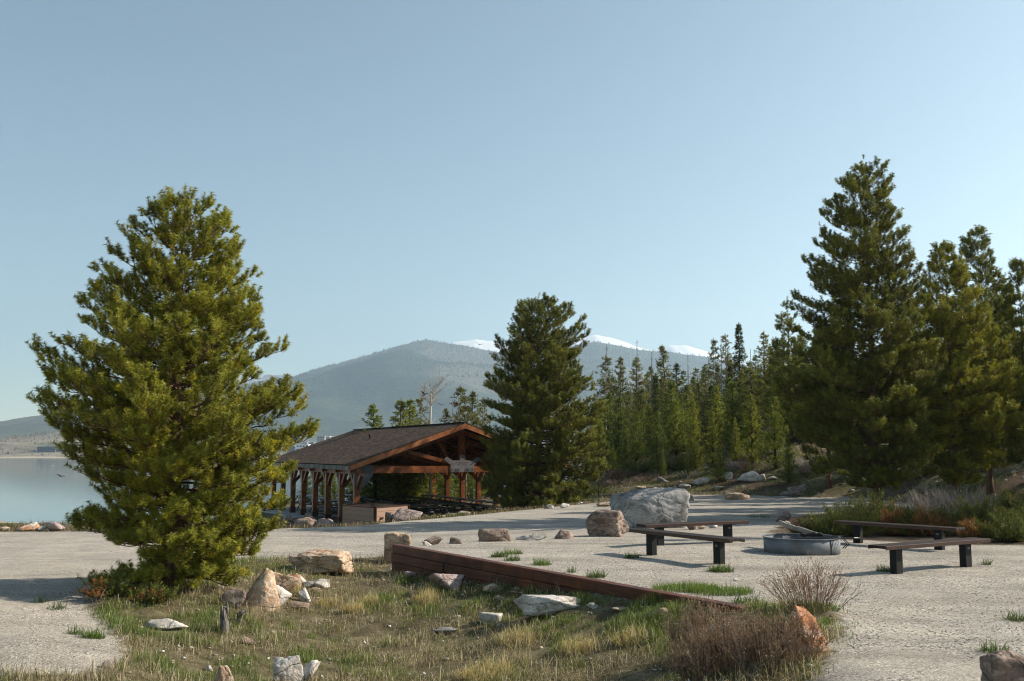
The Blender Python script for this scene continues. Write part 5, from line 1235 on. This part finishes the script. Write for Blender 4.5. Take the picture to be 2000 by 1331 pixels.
# junipers: low spreading evergreen
def juniper(label, px_, Yq, rx, ry, H, n, seed, orange=.1, green=((.03, .05, .012), (.20, .21, .035)), name='juniper', py_=None):
    rg = np.random.default_rng(seed); x = PY(px_, 880, Yq).x; g = Vector((x, Yq, gz(x, Yq)))
    if py_: g = G(px_, py_)
    wood = MB(); pos = []; dr = []
    for i in range(n):
        a = rg.random()*6.283; el = rg.uniform(.15, 1.2); L = rg.uniform(.6, 1.05)
        d = np.array([math.cos(a)*math.cos(el)*rx, math.sin(a)*math.cos(el)*ry, math.sin(el)*H])*L
        p0 = np.array([d[0]*.15, d[1]*.15, 0]); e = d; m = d*.5 + [0, 0, -.05*H]
        ts = np.linspace(.25, 1, max(5, int(np.linalg.norm(d)/.05))); pp = bez(p0, m, e, ts)
        wood.tube([p0, m, e], [.012, .008, .003], 3, False)
        for r_ in range(3): pos.append(pp + rg.normal(size=pp.shape)*.035); dr.append(np.tile(unit(d) + [0, 0, .7], (len(pp), 1)) + rg.normal(size=pp.shape)*.4)
    pos = np.concatenate(pos); dr = np.concatenate(dr); k = pos[:, 2] > .02; pos = pos[k]; dr = dr[k]; N = len(pos)
    v = rg.random((N, 1)); col = np.array(green[0])*(1-v) + np.array(green[1])*v
    on = vnoise(pos[:, 0]*2.2+seed*3.1, pos[:, 1]*2.2+pos[:, 2]*2, seed); m_ = (on > 1-orange*.95) & (rg.random(N) < .8)
    col[m_] = (np.array([.14, .06, .025])*(1-v) + np.array([.44, .19, .07])*v)[m_]
    root = thing(name, label, 'juniper bush', g, 0, 'juniper bushes by the benches' if name == 'juniper' else None)
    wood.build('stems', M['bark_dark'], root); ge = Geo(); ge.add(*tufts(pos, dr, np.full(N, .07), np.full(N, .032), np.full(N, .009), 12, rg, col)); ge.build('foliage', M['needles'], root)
for i, (px_, Yq, rx, H, orr, lb) in enumerate([(1600, 25.0, .75, .42, .05, 'dark green juniper at the left end of the row, beside the stump shaped rock'), (1655, 24.6, .9, .5, .08, 'green juniper left of the tallest pine trunk, behind the back right bench'), (1700, 25.8, 1.0, .85, .1, 'tall yellow green juniper at the foot of the tallest pine'),
        (1745, 25.0, 1.0, .62, .35, 'juniper with rusty orange patches right of the tallest pine trunk'), (1800, 24.6, 1.0, .62, .6, 'mostly rusty orange juniper behind the back right bench'), (1850, 24.9, .95, .6, .35, 'green and orange juniper right of the mostly orange one'), (1896, 25.3, .8, .8, .25, 'upright juniper with a dead orange side near the bench end'),
        (1898, 23.0, .45, .35, .9, 'small reddish juniper clump beyond the bench end'), (1965, 22.6, .95, .55, .12, 'dark green juniper near the right border'), (2020, 23.5, .9, .6, .15, 'juniper cut off by the right border'), (1940, 28.5, 1.2, .8, .08, 'big dark juniper behind near the right border'), (1990, 27.5, 1.1, .9, .08, 'tall dark juniper at the right border'), (1640, 26.4, .9, .6, .1, 'shaded juniper behind the row left of the pine trunk')]):
    juniper(lb, px_, Yq, rx, rx*.75, H*1.35, 85, 60+i, orr)
for i, (px_, Yq, rx, H, lb) in enumerate([(1245, 57, 1.8, .9, 'low dark juniper on the slope left of the saplings'), (1308, 56, 2.0, .9, 'wide dark juniper on the slope behind the saplings'), (1160, 50, 1.0, .6, 'low bush at the right foot of the middle pine')]):
    juniper(lb, px_, Yq, rx, rx*.6, H, 70, 80+i, .04, name='slope_juniper')
for i, (px_, py_, rx, lb) in enumerate([(225, 1172, .5, 'low green and orange juniper at the gravel edge left under the pine'), (300, 1182, .55, 'low yellow green juniper in front of the left pine trunk')]):
    g = G(px_, py_); juniper(lb, px_, g.y, rx, .35, .3, 45, 95+i, .5 if i == 0 else .12, name='low_juniper')
# ---------------------------------------------------------------- stumps, dead branches, stake
for px_, py_, h, r, lb, sd in [(437, 1236, .36, .075, 'dark weathered upright stump in the grass', 1), (466, 1222, .2, .05, 'second smaller dark stump leaning right of the upright one', 2)]:
    g = G(px_, py_); rg = random.Random(sd); m = MB()
    m.tube([(0, 0, -.1), (.01, 0, h*.3), (-.02, .01, h*.7), (.015+.09*(sd-1), 0, h)], [r, r*.85, r*.7, r*.45], 9)
    for k in range(5): a = rg.random()*6.28; m.tube([(math.cos(a)*r*.4, math.sin(a)*r*.4, h*.5), (math.cos(a)*r*.7+.05*(sd-1), math.sin(a)*r*.7, h*rg.uniform(.9, 1.12))], [r*.35, r*.12], 5)
    if sd == 2: m.tube([(0, 0, .03), (-.12, -.02, .05), (-.25, 0, .02)], [.04, .035, .015], 6)
    o = m.build('stump', bark_mat('stump_wood%d' % sd, (.02, .018, .017), (.17, .155, .14), 9), None, True); o.location = g; tag(o, lb, 'stump')
def dead_branch(label, base, ends, seed):
    rg = random.Random(seed); m = MB(); 
    for e in ends:
        e = Vector(e); pts = [Vector((0, 0, 0))]; 
        for k in range(1, 6): pts.append(e*(k/5) + Vector((rg.gauss(0, .04), rg.gauss(0, .04), .12*math.sin(k/5*3.1))))
        m.tube(pts, [.03*(1-k/6.5) for k in range(6)], 5, False)
        for k in range(7):
            p = pts[rg.randint(2, 5)]; d = Vector((rg.gauss(.1, .25), rg.gauss(0, .25), rg.gauss(-.1, .25))); m.tube([p, p+d*.6, p+d+Vector((0, 0, -.06))], [.010, .007, .003], 3, False)
    o = m.build('dead_branches', M['deadwood']); o.location = base; tag(o, label, 'branch')
dead_branch('pale dead branches drooping from the tallest pine trunk to the junipers', (b3.x+.1, b3.y-.25, 1.9), [(.9, -.3, -.9), (.55, -.5, -1.15), (1.2, .1, -.5), (1.5, -.2, -1.0)], 5)
x = PY(1168, 880, 46).x; o = MB().tube([(0, 0, -.2), (.01, 0, PY(1168, 925, 46).z-gz(x, 46))], .025, 6).build('stake', M['black_metal']); o.location = (x, 46, gz(x, 46)); tag(o, 'thin dark metal stake at the right side of the middle pine', 'stake')
# ---------------------------------------------------------------- birds
M['feather'] = simple('feathers', (.012, .012, .014), .5, 0, .3)
def bird(label, p, span, heading, flap, seed, group=None, standing=False):
    D, F_ = ico(3); V = D*np.array([.42, .13, .12]); t = V[:, 0]/.42
    V[:, 1:] *= (1 - .35*np.clip(-t, 0, 1) - .25*np.clip(t, 0, 1))[:, None]
    V[:, 2] += .03*np.clip(t, 0, 1)
    m = MB(); m.add(V, F_.tolist())
    Hd = D*np.array([.11, .075, .08]) + [.42, 0, .07]; m.add(Hd, F_.tolist())
    m.add([(.50, .02, .09), (.50, -.02, .09), (.50, 0, .045), (.63, 0, .055)], [(0, 1, 3), (1, 2, 3), (2, 0, 3), (0, 2, 1)])
    m.add([(-.3, .05, .0), (-.3, -.05, .0), (-.72, -.14, -.01), (-.72, .14, -.01), (-.3, .05, .03), (-.3, -.05, .03), (-.72, -.14, .01), (-.72, .14, .01)], [(0, 1, 2, 3), (7, 6, 5, 4), (0, 4, 5, 1), (1, 5, 6, 2), (2, 6, 7, 3), (3, 7, 4, 0)])
    for s in (-1, 1):
        if standing: st = [(0.1, .11), (0.0, .15), (-.25, .12), (-.5, .07)]; w = [(.22, -.08, .10), (.2, -.12, .02), (.0, -.3, -.01), (-.3, -.5, -.02)]
        rows = []
        if not standing:
            for (y, xf, xb_, z) in ((.08, .22, -.18, .03), (.45, .30, -.14, .03+flap*.3), (.75, .20, -.2, .03+flap*.5), (1.0, -.02, -.16, .03+flap*.52)):
                rows.append([(xf, s*y, z), (xb_, s*y, z-.01), (xb_, s*y, z+.012), (xf, s*y, z+.028)])
        else:
            for (y, xf, xb_, z) in ((.10, .22, -.2, .09), (.14, .2, -.4, .04), (.13, .05, -.55, -.02), (.10, -.1, -.6, -.05)):
                rows.append([(xf, s*y, z), (xb_, s*y*.7, z-.04), (xb_, s*y*.7, z-.02), (xf, s*y, z+.03)])
        vs_ = [q for r_ in rows for q in r_]; f = []
        for i in range(3):
            for k in range(4): k2 = (k+1) % 4; f.append((i*4+k, i*4+k2, (i+1)*4+k2, (i+1)*4+k))
        f += [(0, 3, 2, 1), (12, 13, 14, 15)]; m.add(vs_, f)
        if standing: m.tube([(0, s*.05, -.08), (.02, s*.05, -.17), (.0, s*.05, -.26), (.07, s*.05, -.27)], .009, 5)
    me = m.build('bird', M['feather'], None, True); me.scale = [span/2.0]*3; me.location = p; me.rotation_euler = heading
    return tag(me, label, 'bird', group)
bird('large dark bird gliding low over the lake at the left', PY(119, 931, 42), .42, (R(12), R(-10), R(70)), .35, 1)
bird('black crow in flight left of the bare aspen trunk', PY(829, 771, 44), .36, (R(20), R(-30), R(60)), 1.0, 2)
bird('crow with spread wings flying right of the bare aspen', PY(862, 791, 52), .42, (R(10), R(-10), R(70)), .5, 3)
bird('tiny distant bird above the mountain ridge', PY(936, 674, 90), .8, (R(10), 0, R(80)), .6, 4)
q = PY(722, 856, 50); lx = (q.x-SO.x)*ct + (q.y-SO.y)*st; 
lp = None
for ly in np.arange(0, 17, .1):
    best = None
for lx_ in np.arange(-.3, 5.2, .05):
    for ly in np.arange(0, 17, .1):
        w_ = loc(lx_, ly, roofz(lx_)+.05)
        dy = w_.y*math.cos(PITCH) + (w_.z-CZ)*math.sin(PITCH); vv = (-w_.y*math.sin(PITCH) + (w_.z-CZ)*math.cos(PITCH))/dy
        e_ = abs(1000+F*w_.x/dy-722) + abs(665.5-F*vv-860)
        if lp is None or e_ < lp[0]: lp = (e_, w_)
bird('black crow landing on the shelter roof shingles', lp[1]+Vector((0, 0, .12)), .42, (R(-25), R(-14), R(20)), 1.2, 5, standing=False)
# ---------------------------------------------------------------- far buildings and buoy
M['hotel'] = simple('hotel_wall', (.05, .075, .11), .6, 0, .2, .1); M['hotel_trim'] = simple('hotel_trim', (.25, .26, .28), .7); M['tower_wall'] = simple('tower_wall', (.33, .3, .27), .8, 0, .15, .2)
M['pale_roof'] = simple('pale_roof', (.75, .76, .78), .6); M['darkglass'] = simple('dark_glass', (.04, .055, .07), .2); M['tan_wall'] = simple('tan_wall', (.42, .28, .18), .8)
def building(name, label, x0, y0, x1, y1, D, dep, floors, bays, wall, roofm, group=None, roofh=.0):
    a = PY(x0, y1, D); b = PY(x1, y0, D); w = b.x-a.x; h = b.z-a.z
    r = thing(name, label, 'building', ((a.x+b.x)/2, D+dep/2, a.z), 0, group)
    MB().box((-w/2, -dep/2, -14), (w/2, dep/2, h)).build('wall', wall, r)
    if roofh: MB().add([(-w/2-1, -dep/2-1, h+.02), (w/2+1, -dep/2-1, h+.02), (w/2+1, dep/2+1, h+.02), (-w/2-1, dep/2+1, h+.02), (-w/2-1, 0, h+roofh), (w/2+1, 0, h+roofh)], [(0, 1, 5, 4), (2, 3, 4, 5), (0, 4, 3), (1, 2, 5), (0, 3, 2, 1)]).build('roof', roofm, r)
    else: MB().box((-w/2-.5, -dep/2-.5, h+.01), (w/2+.5, dep/2+.5, h+1.0)).build('roof', roofm, r)
    for i in range(floors):
        z0 = h*(i+.28)/floors
        if floors*bays <= 60:
            for j in range(bays):
                xx = -w/2 + w*(j+.5)/bays; MB().box((xx-w/bays*.32, -dep/2-.25, z0), (xx+w/bays*.32, -dep/2-.02, z0+h/floors*.5)).build('window', M['darkglass'], r)
    return r
building('lakeside_hotel', 'long low dark blue hotel block on the far shore', 72, 873.5, 146, 888, 1900, 20, 4, 14, M['hotel'], M['hotel_trim'])
building('hillside_house', 'small orange tan house high on the far hillside', 23, 858, 33, 863, 2150, 12, 1, 2, M['tan_wall'], M['cedar'], roofh=3)
for i, (x0, y0, x1, y1, fl, by, w_, rf, lb) in enumerate([(619, 853, 634, 874, 6, 3, M['tower_wall'], M['hotel_trim'], 'leftmost and tallest of the far tower blocks above the shelter roof'), (636, 853.5, 644, 873, 6, 2, M['hotel_trim'], M['pale_roof'], 'narrow light tower next to the tallest far block'), (645, 854, 658, 872, 6, 3, M['tower_wall'], M['pale_roof'], 'third far tower block from the left'), (660, 854, 668, 870, 5, 2, M['tower_wall'], M['hotel_trim'], 'rightmost narrow far tower block at the roof line'),
        (578, 869, 602, 882, 2, 4, M['pale_roof'], M['pale_roof'], 'wide white roofed building in the far town'), (591, 864, 600, 876, 3, 2, M['tower_wall'], M['hotel_trim'], 'small grey block behind the white roofed building'), (603, 865, 612, 878, 3, 2, M['hotel'], M['hotel_trim'], 'small blue block right of the white roofed building'), (560, 872, 576, 884, 2, 3, M['hotel'], M['pale_roof'], 'blue building at the left of the far town beside the pine')]):
    building('town_building', lb, x0, y0, x1, y1, 1800+i*12, 20, fl, by, w_, rf, 'far town buildings above the shelter roof')
q = P(103, 910, -8.9); D, F_ = ico(2)
bo = thing('buoy', 'tiny white buoy floating on the lake at the left', 'buoy', (q.x, q.y, -9.0))
mesh_np('float', D*.3, F_, M['pale_roof'], bo, None, True); MB().tube([(0, 0, .25), (0, 0, .6)], .04, 6).build('mast', M['pale_roof'], bo)

same = {}
for o in C.objects:
    if o.get('group') in ('bushy pines beyond the shelter', 'low brush on the slope'): same.setdefault(o['label'], []).append(o)
for lb, os_ in same.items():
    if len(os_) > 1:
        for k, o in enumerate(sorted(os_, key=lambda q: q.location.x/q.location.y)): o['label'] = lb + ', %s from left' % ORD[k]
# ---------------------------------------------------------------- haze
hz = MB().box((-9500, -120, -16), (9500, 10200, 1400))
t = NT('haze')
pv = t.n('VolumePrincipled', Color=(.66, .83, 1.0, 1), Density=1.12e-4, Anisotropy=.5)
t.t.links.new(pv, t.out.inputs['Volume'])
t.m.cycles.homogeneous_volume = True
tag(hz.build('haze', t.m), kind='stuff')
